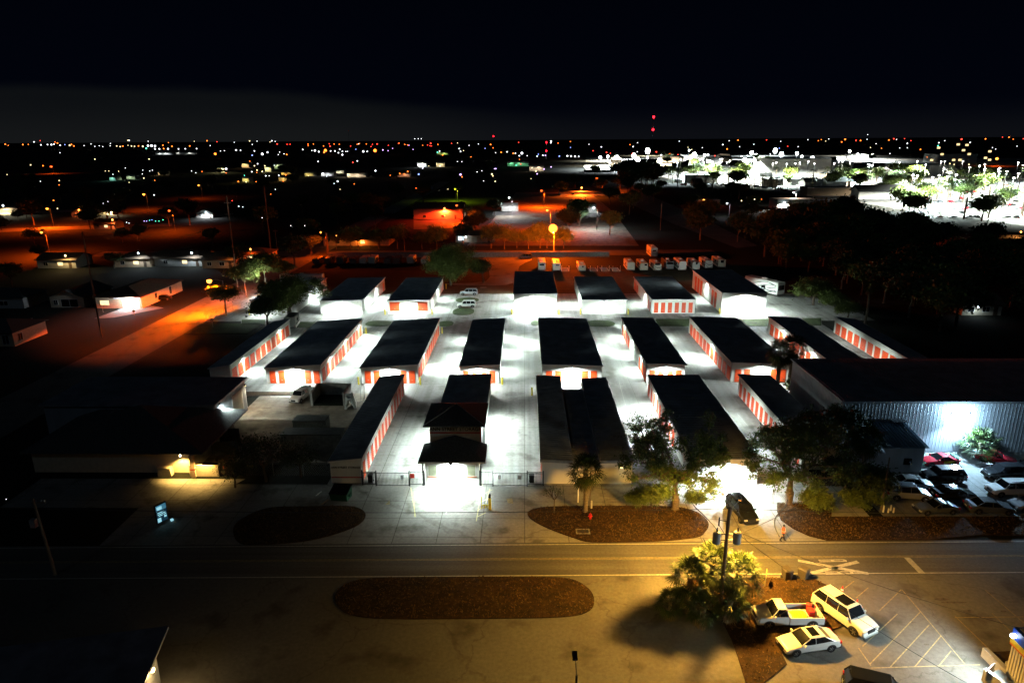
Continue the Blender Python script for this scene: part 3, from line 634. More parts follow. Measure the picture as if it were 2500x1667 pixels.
chain_fence('chain_link_fence', 'chain link fence behind the dead grass right of the black pickup', px((1888,1229),(2030,1232)), 1.6)
g4 = chain_fence('chain_link_gate', 'wide chain link gate in front of the blazing storage wall, behind the black car', px((1610,1229),(1884,1229)), 1.8, cat='gate', dens=.5)
for x in (6.9, 8.): MB().box(x,-.06,1.0,x+.38,-.02,1.5).build('plate', mat('plate_grey', (.3,.3,.33)), g4)
tag(MB().box(0,0,0,2.,.15,1.0).build('block_wall', BLOCK, loc=G(1322,1180)+Vector((.3,.2,0))), 'low block wall beside the palm in the front yard', 'wall')
# RV yard fence on the back street
tag(MB().box(0,0,0,100,.15,1.9).build('long_wall', BLOCK, loc=(-70,241,0)), 'long pale wall along the orange lit back street', 'wall')
# neighbourhood houses (surveyed by the corner nearest the camera)
def at(x, y): return G(x, y).xy
h4 = house('orange lit house with a blazing white garage beside the side street', ((G(265,744).x+G(362,744).x)/2, 165.), 11.5, 21, 2.8, roof='hip', rm=mat('tan_shingle', (.16,.10,.07), .9, var=.3), wm=STUO,
   wins=[('F',-3.6,.9,2.2,1.1,WINW),('R',7,1,1.0,1.4,GLASS),('R',14.5,.6,1.1,1.9,GLASS)])
MB().box(.9,-.06,.02,5.2,-.01,2.35).build('garage_door', STUW, h4); MB().box(-1.,-.3,2.5,5.6,-.01,2.75).build('garage_beam', TRIM, h4)
lamp((3.,-1.2,2.5), 2400, (.80,.90,1.), parent=h4); MB().box(2.9,-.2,2.3,3.1,-.07,2.45).build('garage_lamp', COOL, h4)
ground('house_drive', px((318,745),(362,745),(400,752),(280,775),(230,778)), .016, CONC)
house('small cream gable fronted house with dark porch behind the tall utility pole', (at(190,742)[0],166), 8.6, 12, 2.7, wins=[('F',-2.9,.7,1.0,1.2,GLASS),('F',.6,.2,4.2,1.9,GLASS)], rh=1.7, wm=STUC)
house('red walled house cut by the left picture edge', (at(-30,840)[0],132), 14, 10, 2.9, rz=-.0, roof='hip', ridge='x', wins=[('R',2.,.8,1.2,1.5,GLASS),('F',5.4,.5,1.3,1.9,GLASS)], wm=STUO)
house('faintly lit low house left of the gable fronted house', (at(28,742)[0],165), 14, 9, 2.7, roof='hip', ridge='x', wins=[('F',2,.8,2,1.1,GLASS)], wm=STUG)
hh = [((140,655),13,9,'house with warm yellow porch light among dark hedges',(160,628),(1.,.66,.25),1500,'gable','x'),
      ((325,652),12,9,'house with dazzling bluish porch light and shrubs',(338,622),(.75,.9,1.),1500,'hip','x'),
      ((440,650),17,10,'long pale house with dazzling white porch light at its corner',(468,621),(.75,.9,1.),1500,'gable','x'),
      ((500,532),9,8,'distant house with one glaring white front',(503,522),(.9,.95,1.),5200,'gable','y'),
      ((535,655),11,9,'low house with orange glow at the street corner',(558,628),(1.,.3,.05),300,'gable','x'),
      ((600,640),16,9,'house with orange lit side wall behind the tall poles',(612,612),SODD,1500,'hip','x'),
      ((20,525),12,9,'house with a glowing white window wall at the left edge',(8,505),(1.,.9,.6),9000,'gable','x'),
      ((252,525),11,8,'gabled house with warm lit dormer and porch',(268,515),(1.,.8,.45),5200,'gable','y'),
      ((195,530),9,8,'small house with red lit gable',(193,516),(1.,.2,.05),1500,'gable','y'),
      ((255,560),10,8,'dark house with red lit end wall',(275,540),(1.,.15,.03),3000,'gable','x'),
      ((870,600),26,14,'long hip roofed house behind the small street trees',(880,585),(1.,.25,.03),1200,'hip','x'),
      ((820,600),7,7,'small gabled house next to the long hip roofed house',(822,580),(1.,.25,.03),300,'gable','y'),
      ((1160,592),16,10,'grey roofed house with one white lit double window',(1137,585),(.9,.9,1.),60,'hip','x'),
      ((1440,478),44,20,'long low building with an orange lit front wall',(1420,458),(1.,.14,.01),70000,'gable','x'),
      ((1960,512),30,14,'flat roofed building with a glaring floodlight on its eave',(1915,498),(1.,.95,.85),60000,'flat','x'),
      ((1960,560),18,10,'brown house with an orange lit garage in the dark wood',(1980,548),(1.,.35,.08),2600,'hip','x'),
      ((1730,500),14,10,'dark building with two red light columns',(1718,492),(1.,.1,.08),7000,'flat','x'),
      ((2395,770),9,7,'open sided shed half hidden in the dark wood',(2385,765),(.7,.9,1.),160,'gable','x'),
      ((2480,600),14,10,'small tan house at the right edge below the lit car park',(2492,570),(1.,.5,.15),1800,'hip','x'),
      ((1070,535),26,18,'big red lit metal barn beside a red street lamp',(1085,505),(1.,.03,.006),60000,'gable','x')]  # the barn's own front lamp is added to redden its wall
for (bx, by), w, d, lab, lp, lc, en, rf, rg in hh:
    P = at(bx, by); D = P[1]
    wn = [('F',-w*.28,.9,1.4,1.1,GLASS),('F',w*.1,.9,1.6,1.1,WINW if en > 1000 and en < 6000 else GLASS)]
    if 'double window' in lab: wn = [('F',-w*.36,.9,2.2,1.6,WINC)]
    if 'window wall' in lab: wn = [('F',0,.5,9,2.,WINW)]
    big = 'barn' in lab or 'flat roofed building' in lab
    o = house(lab, P, w, d, 5.4 if big else 2.8, roof=rf, ridge=rg, wins=wn, door=w*.35, rh=2.6 if big else 1.7, wm=rnd.choice([STUC,STUG,STUO]), rm=mat('brown_shingle', (.11,.075,.05), .9, var=.3), name='barn' if 'barn' in lab else 'house', cat='building' if big or rf == 'flat' else 'house')
    L_ = GD(lp[0], lp[1], D-1.2); L_.z = max(1.8, min(L_.z, 5.)); L_.y -= 3. if en > 100000 else 0; s = max(.12, D*.0011)
    lamp(L_, en, lc, 'SPOT', .15, 168, .2, (0,-.1,-1))
    m = emit('porch_%s' % ('w' if lc[2] > .5 else 'y' if lc[1] > .5 else 'r'), lc, 12)
    q = L_-Vector((P[0],P[1],-s-.25)); MB().lathe([(s*.6,-s),(s,0),(s*.6,s)], q, 8).build('porch_lamp', m, o)
# bottom left buildings with dark roofs
bl = thing('shop_building', 'dark flat roofed building in the lower left corner with warm wall light', 'building', (-28.2,43.2,0), R(12))
MB().box(-30,-16,0,0,-.6,3.9).build('wall', STUG, bl)
b = MB().box(-31,-17,3.902,.8,.6,4.15); b.box(-31,-17,4.15,.8,-16.6,4.3); b.build('roof', ROOF, bl)
MB().box(.01,-4.5,.9,.06,-3.2,2.2).build('window', GLASS, bl)
MB().box(.0,-2.4,2.5,.35,-2.1,2.7).build('wall_lamp', WARM, bl)
lamp((1.3,-2.6,2.4), 170, (1.,.66,.26), radius=.15, parent=bl)
tag(MB().box(0,0,0,14,9,3.4).build('flat_roof_shed', ROOF, loc=(G(360,1654).x+2.2,27.6,0)), 'low dark flat roof along the bottom edge, next to the lower left building', 'shed')
# bottom right blue and yellow trimmed kiosk building
kb0 = G(2475,1530,4.6)
kb = thing('kiosk_building', 'corner of a ribbed building with blue and yellow fascia at the lower right edge', 'building', (kb0.x,kb0.y,0), 0)
MB().box(.1,-10,0,14,-.1,3.6).build('wall', WALL, kb)
b = MB()
for i in range(34): y = -.3-.28*i; b.box(.04,y-.03,0,.1,y+.03,3.3)
b.build('cladding_rib', WALL, kb)
MB().box(0,-10,3.6,14,0,4.6).build('fascia', mat('blue_paint', (.02,.07,.42), .4), kb)
MB().box(-.03,-10,3.3,14,.02,3.72).build('yellow_band', YEL, kb); MB().box(-.02,-10,3.15,.02,0,3.29).build('red_band', mat('orange_paint', (.7,.15,.03), .4), kb)
MB().box(.3,-10,4.602,14,-.2,4.66).build('roof', ROOF, kb)
MB().box(-.35,-.5,4.0,-.04,-.25,4.25).build('wall_lamp', COOL, kb)
lamp((-1.6,-.3,4.1), 6500, (.78,.95,.95), 'SPOT', .15, 150, .6, (-1.2,.35,-1), kb)
tag(MB().box(0,0,0,1.5,.08,.9).build('menu_board', TRIM, loc=(kb0.x-1.9,kb0.y-.8,.35), rz=R(35)), 'white slanted board beside the blue fascia building', 'sign')
pb = thing('planter', 'white walled planter with dark soil next to the blue fascia building', 'planter', (G(2400,1600).x,G(2400,1600).y,0), R(4))
b = MB(); b.box(-.2,-4.6,0,.25,0,.8); b.box(-.2,-5.1,0,3.6,-4.6,.8); b.build('planter_wall', STUG, pb); MB().box(.25,-4.6,0,3.0,-.1,.45).build('planter_soil', GRASS, pb)
wb = thing('trough', 'open white concrete trough at the bottom edge near the planter', 'trough', (G(2395,1660).x,G(2395,1660).y,0), R(20))
b = MB(); b.box(0,-4,0,2.6,0,.5); b.box(0,-4,.5,.3,0,1.1); b.box(2.3,-4,.5,2.6,0,1.1); b.build('trough_wall', STUG, wb); MB().box(.35,-3.9,.5,2.25,-.1,.56).build('trough_floor', mat('wet_grey', (.25,.26,.25)), wb)
# ------------------------------------------------------------------ lit shopping district
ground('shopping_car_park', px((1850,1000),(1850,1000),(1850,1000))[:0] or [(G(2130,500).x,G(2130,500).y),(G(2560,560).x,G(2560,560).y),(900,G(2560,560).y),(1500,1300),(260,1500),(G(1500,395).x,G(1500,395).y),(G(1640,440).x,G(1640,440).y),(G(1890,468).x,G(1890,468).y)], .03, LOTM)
def block(label, x0, x1, ybase, ytop, depth, wm, rm, roof='flat', wins=(), cat='building', name='shop_building', rh=3):
    a, c = G(x0,ybase), G(x1,ybase); D = (a.y+c.y)/2; h = GD((x0+x1)/2, ytop, D).z
    return house(label, ((a.x+c.x)/2,D), abs(c.x-a.x), depth, max(2.5,h), roof=roof, ridge='x', wm=wm, rm=rm, wins=wins, rh=rh, name=name, cat=cat, oh=1)
wb1 = block('huge white store with pale blue lettering panel behind the palms', 1880, 2028, 436, 389, 60, STUW, TRIM)
block('long white store wing with a flat fascia left of the gabled market', 2028, 2082, 428, 395, 50, STUW, TRIM)
block('gabled market hall with dark roof and green columns', 2082, 2142, 425, 410, 30, mat('sea_green', (.10,.42,.33), .6), mat('dark_roof', (.03,.035,.035), .8), 'gable', rh=6)
block('low shop with dark gable roof in the middle of the glare', 1762, 1820, 428, 423, 30, STUG, mat('dark_roof', (.03,.035,.035), .8), 'gable', rh=8)
block('plain grey box building joined to the dark gable roof', 1821, 1868, 428, 412, 30, STUG, GALV)
block('long low shop with dark overhanging roof and pale wall', 1670, 1752, 447, 428, 24, STUW, mat('dark_roof', (.03,.035,.035), .8))
block('white box shaped store with rounded corner at far right', 2266, 2326, 432, 404, 50, STUW, TRIM)
block('long white store with bright skylight strip on its roof', 2326, 2450, 432, 420, 40, STUW, ROOF)
wn = [('F',x,z,5,3,WINW) for x, z in ((-40,3),(-25,12),(-32,22),(-5,3),(5,3),(12,26),(-2,27),(18,12),(45,6),(52,3),(50,16),(8,18))]
block('dark hotel with scattered warm lit windows on the skyline', 2282, 2388, 398, 377, 40, STUG, mat('dark_roof', (.03,.035,.035), .8), wins=wn)
block('beige low building with slim columns behind the roadside trees', 1968, 2088, 478, 459, 14, STUO, mat('dark_roof', (.03,.035,.035), .8))
block('arcade building with dark roof and lit arches at the edge of the wood', 2094, 2205, 487, 466, 12, STUW, mat('dark_roof', (.03,.035,.035), .8), 'gable', rh=3.5)
block('red roofed shop row far behind the glare', 1570, 1640, 412, 400, 30, STUO, mat('dark_roof', (.03,.035,.035), .8))
block('small dark shed roof building before the far car park', 1652, 1672, 446, 442, 10, STUG, ROOF)
for i, (x, y, w) in enumerate([(1455,409,60),(1463,421,70)]): block('long pale low roof %s the round dark tree' % ('behind','in front of')[i], x-w/2, x+w/2, y, y-4, 20, STUC, RVC)
# lit places further left
for x, y, w, c, nm in ((540,421,16,(1.,.9,.4),'shop with a white glowing corner'),(655,420,16,(.9,.8,.35),'tower like entrance lit yellow green'),(600,410,18,(.8,.5,.2),'low brown lit shop'),(680,412,24,(.5,.7,.3),'long shop lit green yellow'),(700,428,26,(1.,.55,.1),'orange lit roadside shop'),(755,430,22,(1.,.75,.2),'yellow lit roadside shop'),(800,430,30,(.9,.95,1.),'white floodlit workshop'),(870,432,46,(1.,.75,.5),'dazzling peach lit forecourt'),(830,424,20,(.8,.75,.5),'tall fronted dim shop'),
   (600,444,16,(1.,.8,.2),'small yellow lit house'),(690,442,18,(1.,.6,.15),'orange lit bungalow'),(985,432,30,(1.,.4,.2),'row of red lit shop fronts'),(395,428,16,(1.,.65,.3),'tan lit barn roof'),(275,441,14,(.3,.9,.7),'teal lit small building'),(320,438,22,(.5,.7,.4),'dim green lit shed'),(1245,516,40,(.95,.95,1.),'white lit forecourt canopy'),(1433,520,44,(.9,.95,1.),'dazzling white filling station canopy'),(1030,408,22,(.9,.95,1.),'small white lit depot'),(1075,408,20,(1.,.8,.4),'small yellow lit depot'),(1080,378,26,(.6,.9,.2),'green yellow lit roadside sign building'),(1265,406,50,(.2,.9,.4),'low building with green lit eave'),(1310,418,34,(1.,.75,.5),'peach lit shop wall'),(400,378,40,(.85,.95,1.),'long white lit shed on the left horizon'),(455,377,50,(.9,.95,.9),'pale lit row behind bushes')):
    P = at(x, y); D = P[1]; W = w*D/1667
    hgt = 4.5 if D < 900 else 7
    o = house(nm+' in the far town', P, W, 12, hgt, roof='flat' if rnd.random() < .6 else 'gable', ridge='x', rm=mat('dark_roof', (.03,.035,.035), .8), wm=STUW, name='far_building', cat='building', rh=2)
    k = 24.*hgt**2*(1.1 if D < 700 else 2.6 if 'dazz' in nm or 'white' in nm else 1.)
    for j in (-.32,.12): lamp((P[0]+W*(j+rnd.uniform(-.1,.1)),D-2.2,hgt*.85), k*rnd.uniform(.5,1.6), c, 'SPOT', .5, 170, .2, (0,-.15,-1))
    lamp((P[0]+W*.2,D-9,hgt*1.2), k*2.5, c, 'SPOT', .5, 150, .3, (0,0,-1))
    if 'forecourt' in nm or 'station' in nm:
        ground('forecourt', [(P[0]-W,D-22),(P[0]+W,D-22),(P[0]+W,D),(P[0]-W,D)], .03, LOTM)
# ------------------------------------------------------------------ vegetation
def quads(name, C_, A, B, m):
    """mesh of quads with centres C_, half axes A and B (numpy n x 3)"""
    n = len(C_); v = np.empty((n,4,3), 'f4')
    v[:,0] = C_-A-B; v[:,1] = C_+A-B*.6; v[:,2] = C_+A+B; v[:,3] = C_-A+B*.6
    me = bpy.data.meshes.new(name); me.vertices.add(n*4); me.loops.add(n*4); me.polygons.add(n)
    me.vertices.foreach_set('co', v.reshape(-1)); me.loops.foreach_set('vertex_index', np.arange(n*4, dtype='i4'))
    me.polygons.foreach_set('loop_start', np.arange(0, n*4, 4, dtype='i4')); me.polygons.foreach_set('loop_total', np.full(n, 4, 'i4'))
    me.materials.append(m); me.update(); me.validate(); return me
def unit(rg, n):
    v = rg.normal(size=(n,3)); return v/np.linalg.norm(v, axis=1)[:,None]
def tree_meshes(seed, H, Rd, th=.25, n=9000, ls=.1, m=LEAF, tr=.28, split=5, spread=.75, clump=.5, bark=BARK, lean=0, depth=4, up=.5, zp=1.):
    rn = random.Random(seed); rg = np.random.default_rng(seed); b = MB(); tips = []
    def grow(p, d, ln, r, k):
        q = p+d*ln*.5+Vector((rn.uniform(-1,1),rn.uniform(-1,1),rn.uniform(-.3,.6)))*ln*.08; e = q+(d+Vector((0,0,.12))).normalized()*ln*.5
        b.path([p,q,e], [r,r*.8,r*.62], 6 if k > 1 else 4, cap=False)
        if k <= 2: tips.append((q, ln))
        if k == 3 and zp > 1: tips.append((e, ln)); 
        if k == 0: tips.append((e, ln)); return
        for i in range(rn.choice((2,3)) if k < depth else split):
            a = 2*math.pi*(i+rn.random()*.7)/(split if k == depth else 3); t = spread*(.55+rn.random()*.6)
            s = d.orthogonal().normalized(); s2 = d.cross(s)
            nd = (d*math.cos(t)+(s*math.cos(a)+s2*math.sin(a))*math.sin(t)); nd.z = nd.z*.8+up*.25
            grow(e, nd.normalized(), ln*(.62+rn.random()*.22), r*.58, k-1)
    base = Vector((0,0,0)); top = Vector((lean,0,H*th))
    b.path([base, base+Vector((0,0,.25)), top], [tr*1.5, tr*1.1, tr*.85], 9)
    grow(top, Vector((lean*.1,0,1)).normalized(), H*.22, tr*.75, depth)
    T = np.array([tuple(t[0]) for t in tips]); 
    ext = np.abs(T[:,:2]).max(); sx = Rd*.92/ext; zt = T[:,2].max(); kz = (H*.97-H*th)/(zt-H*th)
    vs = np.array([tuple(v) for v in b.v]); 
    for arr in (T, vs):
        f = np.clip((arr[:,2]-H*th*.6)/(H*th*.4+1e-6), 0, 1); arr[:,0] *= 1+(sx-1)*f; arr[:,1] *= 1+(sx-1)*f
        a = arr[:,2] > H*th; arr[a,2] = H*th+(H*.97-H*th)*np.clip((arr[a,2]-H*th)/(zt-H*th), 0, 1.2)**zp
    b.v = [tuple(v) for v in vs]
    w = rg.choice(len(T), n); c = T[w]+rg.normal(size=(n,3))*clump*np.array([1,1,.7])*(.6+.8*rg.random((len(T),1))[w])
    c[:,2] = np.maximum(c[:,2], H*th*.6)
    A = unit(rg, n); B = np.cross(A, unit(rg, n)); B /= np.linalg.norm(B, axis=1)[:,None]+1e-6
    s = ls*(.6+.8*rg.random((n,1)))
    return b.mesh('trunk', bark), quads('crown', c, A*s, B*s*.6, m)
def tree(label, meshes, p, rz=0, s=1., name='tree', cat='tree', group=None):
    t = thing(name, label, cat, (p[0],p[1],0), rz, group); link('trunk', meshes[0], t); link('crown', meshes[1], t); t.scale = (s,)*3 if not hasattr(s, '__len__') else s; return t
oak = tree_meshes(3, 11.4, 7.7, .12, 22000, .09, LEAF, .36, 6, .8, .34, up=.25, zp=1.6)
tree('large spreading oak with many bare forking limbs left of the black pickup', oak, at(1648,1243), .4)
oak2 = tree_meshes(8, 10.6, 7.2, .15, 21000, .09, LEAF, .34, 6, .8, .36, up=.25, zp=1.6)
tree('large leafy oak leaning over the fence right of the black pickup', oak2, at(1925,1230), 2.)
oak3 = tree_meshes(15, 11., 9., .15, 22000, .15, LEAFB, .4, 6, .85, .6, up=.25, zp=1.5)
tree('wide dark oak at the end of the leftmost middle row building', oak3, at(703,792), 1.)
dk = tree_meshes(21, 6.2, 3.2, .12, 9000, .16, LEAF2, .25, 5, .6, .6)
tree('dense dark shrub tree just left of the wide oak', dk, at(655,800))
bright = tree_meshes(5, 10., 4.6, .25, 11000, .2, LEAFB, .25, 4, .6, .8)
tree('bright green tree lit from the yard by the corner fence', bright, at(650,712), 0)
tree('smaller yellow green tree behind the corner fence', bright, at(602,725), 2., .8)
tree('third green tree, darker, next to the corner fence', bright, at(690,700), 4., .7)
ot = tree_meshes(9, 7., 4., .3, 5000, .16, LEAF, .16, 5, .6, .6)
tree('small orange lit tree right under the side street lamp', ot, at(553,770), 1.)
feather = tree_meshes(31, 12., 8.6, .06, 24000, .16, LEAFB, .3, 9, .9, .8, up=.5, zp=1.4)
tree('big feathery grey green tree behind the square door building', feather, at(1100,697), .5)
tree('dark round bush to the right of the feathery tree', dk, at(1180,690), .5, 1.0, 'bush', 'bush')
bush = tree_meshes(41, 5., 4.2, .06, 9000, .16, LEAFB, .15, 8, .9, .6)
tree('rounded green bush right of the parked motorhome', bush, at(1985,745), 0, 1.25, 'bush', 'bush')
for i, (x, y, s) in enumerate([(2040,760,.8),(2070,775,.7),(2025,745,.7)]): tree('scrub bush behind the %s section of the chain link fence' % ('middle','near','far')[i], bush, at(x,y), i, s, 'bush', 'bush')
shrub = tree_meshes(51, 4.4, 3.8, .08, 2500, .07, LEAF2, .10, 9, .75, .35, up=.7)
tree('bare twiggy shrub in front of the grey containers', shrub, at(650,1175), 0, 1.25, 'shrub', 'shrub')
tree('second bare twiggy shrub close to the dumpster', shrub, at(735,1165), 2, .95, 'shrub', 'shrub')
tree('low twiggy shrub below the glowing porch drive', shrub, at(575,1190), 4, .8, 'shrub', 'shrub')
crape = tree_meshes(61, 3.2, 1.5, .3, 260, .05, LEAF2, .07, 6, .5, .2, up=.9)
tree('small leafless ornamental tree on the front grass island', crape, at(1353,1253), 0, 1, 'tree', 'tree')
for i, (x, y, s) in enumerate([(1590,1236,.9),(1700,1232,.55),(1560,1232,.6),(1990,1240,.8),(2080,1238,.7),(2120,1232,.75)]):
    tree(['low green bush at the foot of the large spreading oak','small bush between the large oak and the black pickup','small dark bush left of the large oak trunk','bush under the leaning oak','bush at the wooden pole by the car lot','bush right beside the grey car lot pole'][i], bush, at(x,y), i, (s*.6,s*.6,s*.5), 'bush', 'bush')
# palms
def palm_meshes(seed, H, n=34, fl=1.5, tr=.2, blades=16, droop=1.0, boots=True, dead=6):
    rn = random.Random(seed); t = MB(); k = 9
    t.path([(math.sin(i*.5)*.06,math.cos(i*.7)*.05,H*i/k) for i in range(k+1)], [tr*(1.25 if i == 0 else 1)*(1+.12*(i % 2)) for i in range(k+1)], 10)
    if boots:
        for i in range(int(H*16)):
            z = .4+(H-.3)*rn.random(); a = rn.random()*6.28; c, s = math.cos(a), math.sin(a); r = tr*1.02
            t.add([(c*r-s*.05,s*r+c*.05,z),(c*r+s*.05,s*r-c*.05,z),(c*(r+.12),s*(r+.12),z+.22)], [(0,1,2)])
    g = MB(); dd = MB()
    for i in range(n+dead):
        isd = i >= n
        a = i*2.399+rn.random()*.3; el = (1.35-2.0*(i/n)) if not isd else -1.1-rn.random()*.3
        pl = fl*(.55+.25*rn.random()); c, s = math.cos(a), math.sin(a)
        d = Vector((c*math.cos(el), s*math.cos(el), math.sin(el))); b0 = Vector((0,0,H-.05)); e = b0+d*pl; e.z -= .1*droop
        G_ = dd if isd else g
        G_.tube(b0, e, .018, .01, 4)
        side = Vector((-s,c,0)); up = side.cross(d)
        for j in range(blades):
            u = (j/(blades-1)-.5)*2*1.75
            bd = (d*math.cos(u)+side*math.sin(u)+up*rn.uniform(-.12,.12)).normalized(); ln = fl*(.62+.12*rn.random())*(1-.12*abs(u))
            w = side.cross(bd); w = (bd.cross(up)).normalized()*.034*fl
            m1 = e+bd*ln*.6; e1 = e+bd*ln; m1.z -= .04*droop; e1.z -= (.16+.14*rn.random())*droop*fl*.7
            G_.add([e, m1-w, e1, m1+w], [(0,1,2,3)])
    o = [t.mesh('trunk', PBARK), g.mesh('fronds', FROND)]
    if dead: o.append(dd.mesh('dead_fronds', FDEAD))
    return o
def palm(label, ms, p, rz=0, s=1., group=None):
    t = thing('palm_tree', label, 'palm tree', (p[0],p[1],0), rz, group)
    link('trunk', ms[0], t); link('fronds', ms[1], t)
    if len(ms) > 2: link('dead_fronds', ms[2], t)
    t.scale = (s,s,s); return t
pm1 = palm_meshes(2, 5.2, 42, 1.75, .25, 14, dead=14)
palm('thick trunked sabal palm on the front grass island', pm1, at(1428,1250), 0)
pg = palm_meshes(4, 4.6, 30, 1.9, .2, 15, dead=8); pg2 = palm_meshes(6, 3.7, 28, 1.8, .2, 15, dead=7); pg3 = palm_meshes(7, 2.1, 24, 1.6, .2, 15, dead=6)
for x, y, ms, rz, s, l in ((16.4,51.7,pg,0,1.1,'tallest palm of the clump, top lit yellow, right behind the utility pole'),(14.7,51.2,pg2,1.3,1.1,'left palm of the clump around the utility pole'),(18.3,51.6,pg2,2.6,1.15,'right palm of the clump around the utility pole'),
     (17.4,50.1,pg3,3.1,1.1,'low palm with hanging fronds at the right foot of the utility pole'),(15.4,49.5,pg3,4.4,1.0,'low palm with pale dry stalks at the left foot of the utility pole'),(13.2,50.5,pg3,5.2,.85,'outermost left palm, its fronds reaching over the pavement')):
    palm(l, ms, (16.6+(x-16.6)*1.18,y), rz, s*.9)
tp = palm_meshes(12, 8.6, 30, 1.6, .24, 14, dead=4, boots=False)
palm('tall lone palm with pale bare trunk behind the far right storage building', tp, at(2112,790), 0, 1.)
pd = palm_meshes(14, 5.6, 40, 1.7, .24, 14, dead=8)
palm('shaggy palm standing between the storage rows, left one of two', pd, (41.3,106.), 0, 1.25)
palm('shaggy palm leaning to the warehouse, right one of two between the storage rows', pd, (43.8,107.2), 2, 1.3)
tree('leafy bush under the two shaggy palms', bush, (44.8,104.6), 0, .6, 'bush', 'bush')
pl_ = palm_meshes(16, 1.8, 30, 1.7, .2, 16, dead=0)
palm('low white lit palm against the warehouse wall', pl_, (G(2365,1103).x, 81.6), 0, 1.25)
for i, (x, y, s) in enumerate([(2055,1180,1.4),(2100,1185,1.5),(2010,1150,1.3),(2035,1090,1.2)]):
    palm(['dark palm left of the blue roofed annex','dark green palm in front of the annex wall','dark palm behind the leaning oak','dark palm beside the warehouse side wall'][i], pd, at(x,y), i*1.4, s*.72)
for i, (x, y, s) in enumerate([(1990,1130,1.3),(2060,1215,1.0),(2120,1222,.9),(2040,1110,1.3)]):
    tree(['dark shrub behind the red door row end','dark shrub at the near end of the oak fence','dark shrub at the wooden pole foot','dark shrub between warehouse and red door row'][i], dk, at(x,y), i, s*.75, 'shrub', 'shrub')
# dark wood and street trees
wood = [tree_meshes(70+i, 12+i, 6., .25, 3600, .38, (LEAF2, LEAF, LEAF2)[i], .3, 5, .7, 1.2, depth=3) for i in range(3)]
rn = random.Random(5); k = 0; pts = []
def poly_in(p, poly):
    c = False; n = len(poly)
    for i in range(n):
        a, b = poly[i], poly[(i+1) % n]
        if (a[1] > p[1]) != (b[1] > p[1]) and p[0] < (b[0]-a[0])*(p[1]-a[1])/(b[1]-a[1])+a[0]: c = not c
    return c
WP = [(1850,640),(1880,690),(2060,745),(2180,800),(2560,840),(2560,640),(2330,612),(2080,565),(1900,560)]
while k < 90:
    q = (rn.uniform(1840,2560), rn.uniform(555,840))
    if not poly_in(q, WP): continue
    w = at(*q)
    if any((w-v).length < 5.5 for v in pts) or (w.x < 84 and w.y < 190): continue
    if abs(q[0]-2400) < 45 and q[1] > 760: continue
    pts.append(w); k += 1
    tree('dark tree in the unlit wood right of the storage yard', wood[k % 3], w, rn.random()*6, rn.uniform(.75,1.1)*(.8 if w.y < 230 else 1), group='trees of the unlit wood')
rn = random.Random(9)
st = tree_meshes(81, 7.5, 4.4, .12, 2600, .17, LEAF, .15, 6, .8, .6, up=.5, zp=1.3)
for i, x in enumerate([830,862,880,930,975,1035,1070,1200,1232,1262,1290,1318,1335,1375]):
    tree('small street tree on the orange lit back street, number %s counted from the left' % ['one','two','three','four','five','six','seven','eight','nine','ten','eleven','twelve','thirteen','fourteen'][i], st, (at(x,604).x, 259+rn.random()*3), rn.random()*6, rn.uniform(.85,1.35))
for i in range(110):
    x, y = rn.choice([(rn.uniform(-20,1250),rn.uniform(395,600)),(rn.uniform(-20,1250),rn.uniform(395,600)),(rn.uniform(1380,1850),rn.uniform(450,600))])
    w = at(x,y)
    if i < 10: w = at(rn.uniform(1500,1620), rn.uniform(452,475))
    if any((w-v).length < 8 for v in pts): continue
    pts.append(w); tree('dark tree scattered among the unlit houses' if i >= 10 else 'dark tree of the dense grove left of the shopping glare', wood[i % 3], w, rn.random()*6, rn.uniform(.6,.9) if i >= 10 else 1.5, group='trees among the far houses')
for i, (x, y, s, l) in enumerate([(45,540,.5,'red lit tree at the far left street'),(66,533,.6,'red lit tree right of the far left street tree'),(85,598,.6,'bare tree below the leftmost orange lamp'),(300,592,.5,'reddish tree in the dark garden left of the bluish porch'),(340,588,.6,'reddish tree above the bluish lit porch'),(1165,545,.6,'red lit tree beside the red barn lamp'),(1140,530,.5,'small red lit tree near the red barn'),(1370,478,.9,'green lit tree by the red street lamp')]):
    tree(l, st, at(x,y), i, s*1.6)
for i, (x, y, s) in enumerate([(620,690,.6),(590,660,.6),(720,650,.7),(760,625,.6),(30,700,.5),(100,640,.4),(280,655,.4),(520,600,.5),(1130,600,.6),(420,640,.35)]):
    tree(['dark tree behind the corner fence','dark tree beside the two tall poles','large dark tree behind the long motor coach','dark tree at the left end of the trailer row','dark tree at the left picture edge','dark hedge tree beside the yellow lit house','dark tree next to the bluish lit porch','dark tree beside the wooden pole lamp','dark tree before the grey roofed house','dark hedge tree by the long pale house'][i], wood[i % 3], at(x,y), i, s)
sp = palm_meshes(90, 9, 16, 3.4, .35, 8, dead=0, boots=False)
mall_tree = tree_meshes(91, 9, 5, .3, 1600, .5, LEAFB, .3, 5, .7, 1.1, depth=3)
rn = random.Random(3)
for i in range(84):
    x = rn.uniform(1500,2520); y = rn.uniform(425,470) if i < 64 else rn.uniform(470,545)
    if i >= 64: x = rn.uniform(2200,2520)
    w = at(x,y)
    if i % 2: palm('palm among the glaring lights of the shopping district', sp, w, i, rn.uniform(.8,1.3), group='palms of the shopping district')
    else: tree('small green tree in the glare of the shopping car park', mall_tree, w, i, rn.uniform(.9,1.5), group='trees of the shopping car park')
for i in range(26):
    x = rn.uniform(1640,1960); w = at(x, rn.uniform(446,456)+max(0,(x-1820))*.15)
    palm('palm in the roadside row below the glaring shops', sp, w, i, rn.uniform(.6,.95), group='palms of the roadside row')

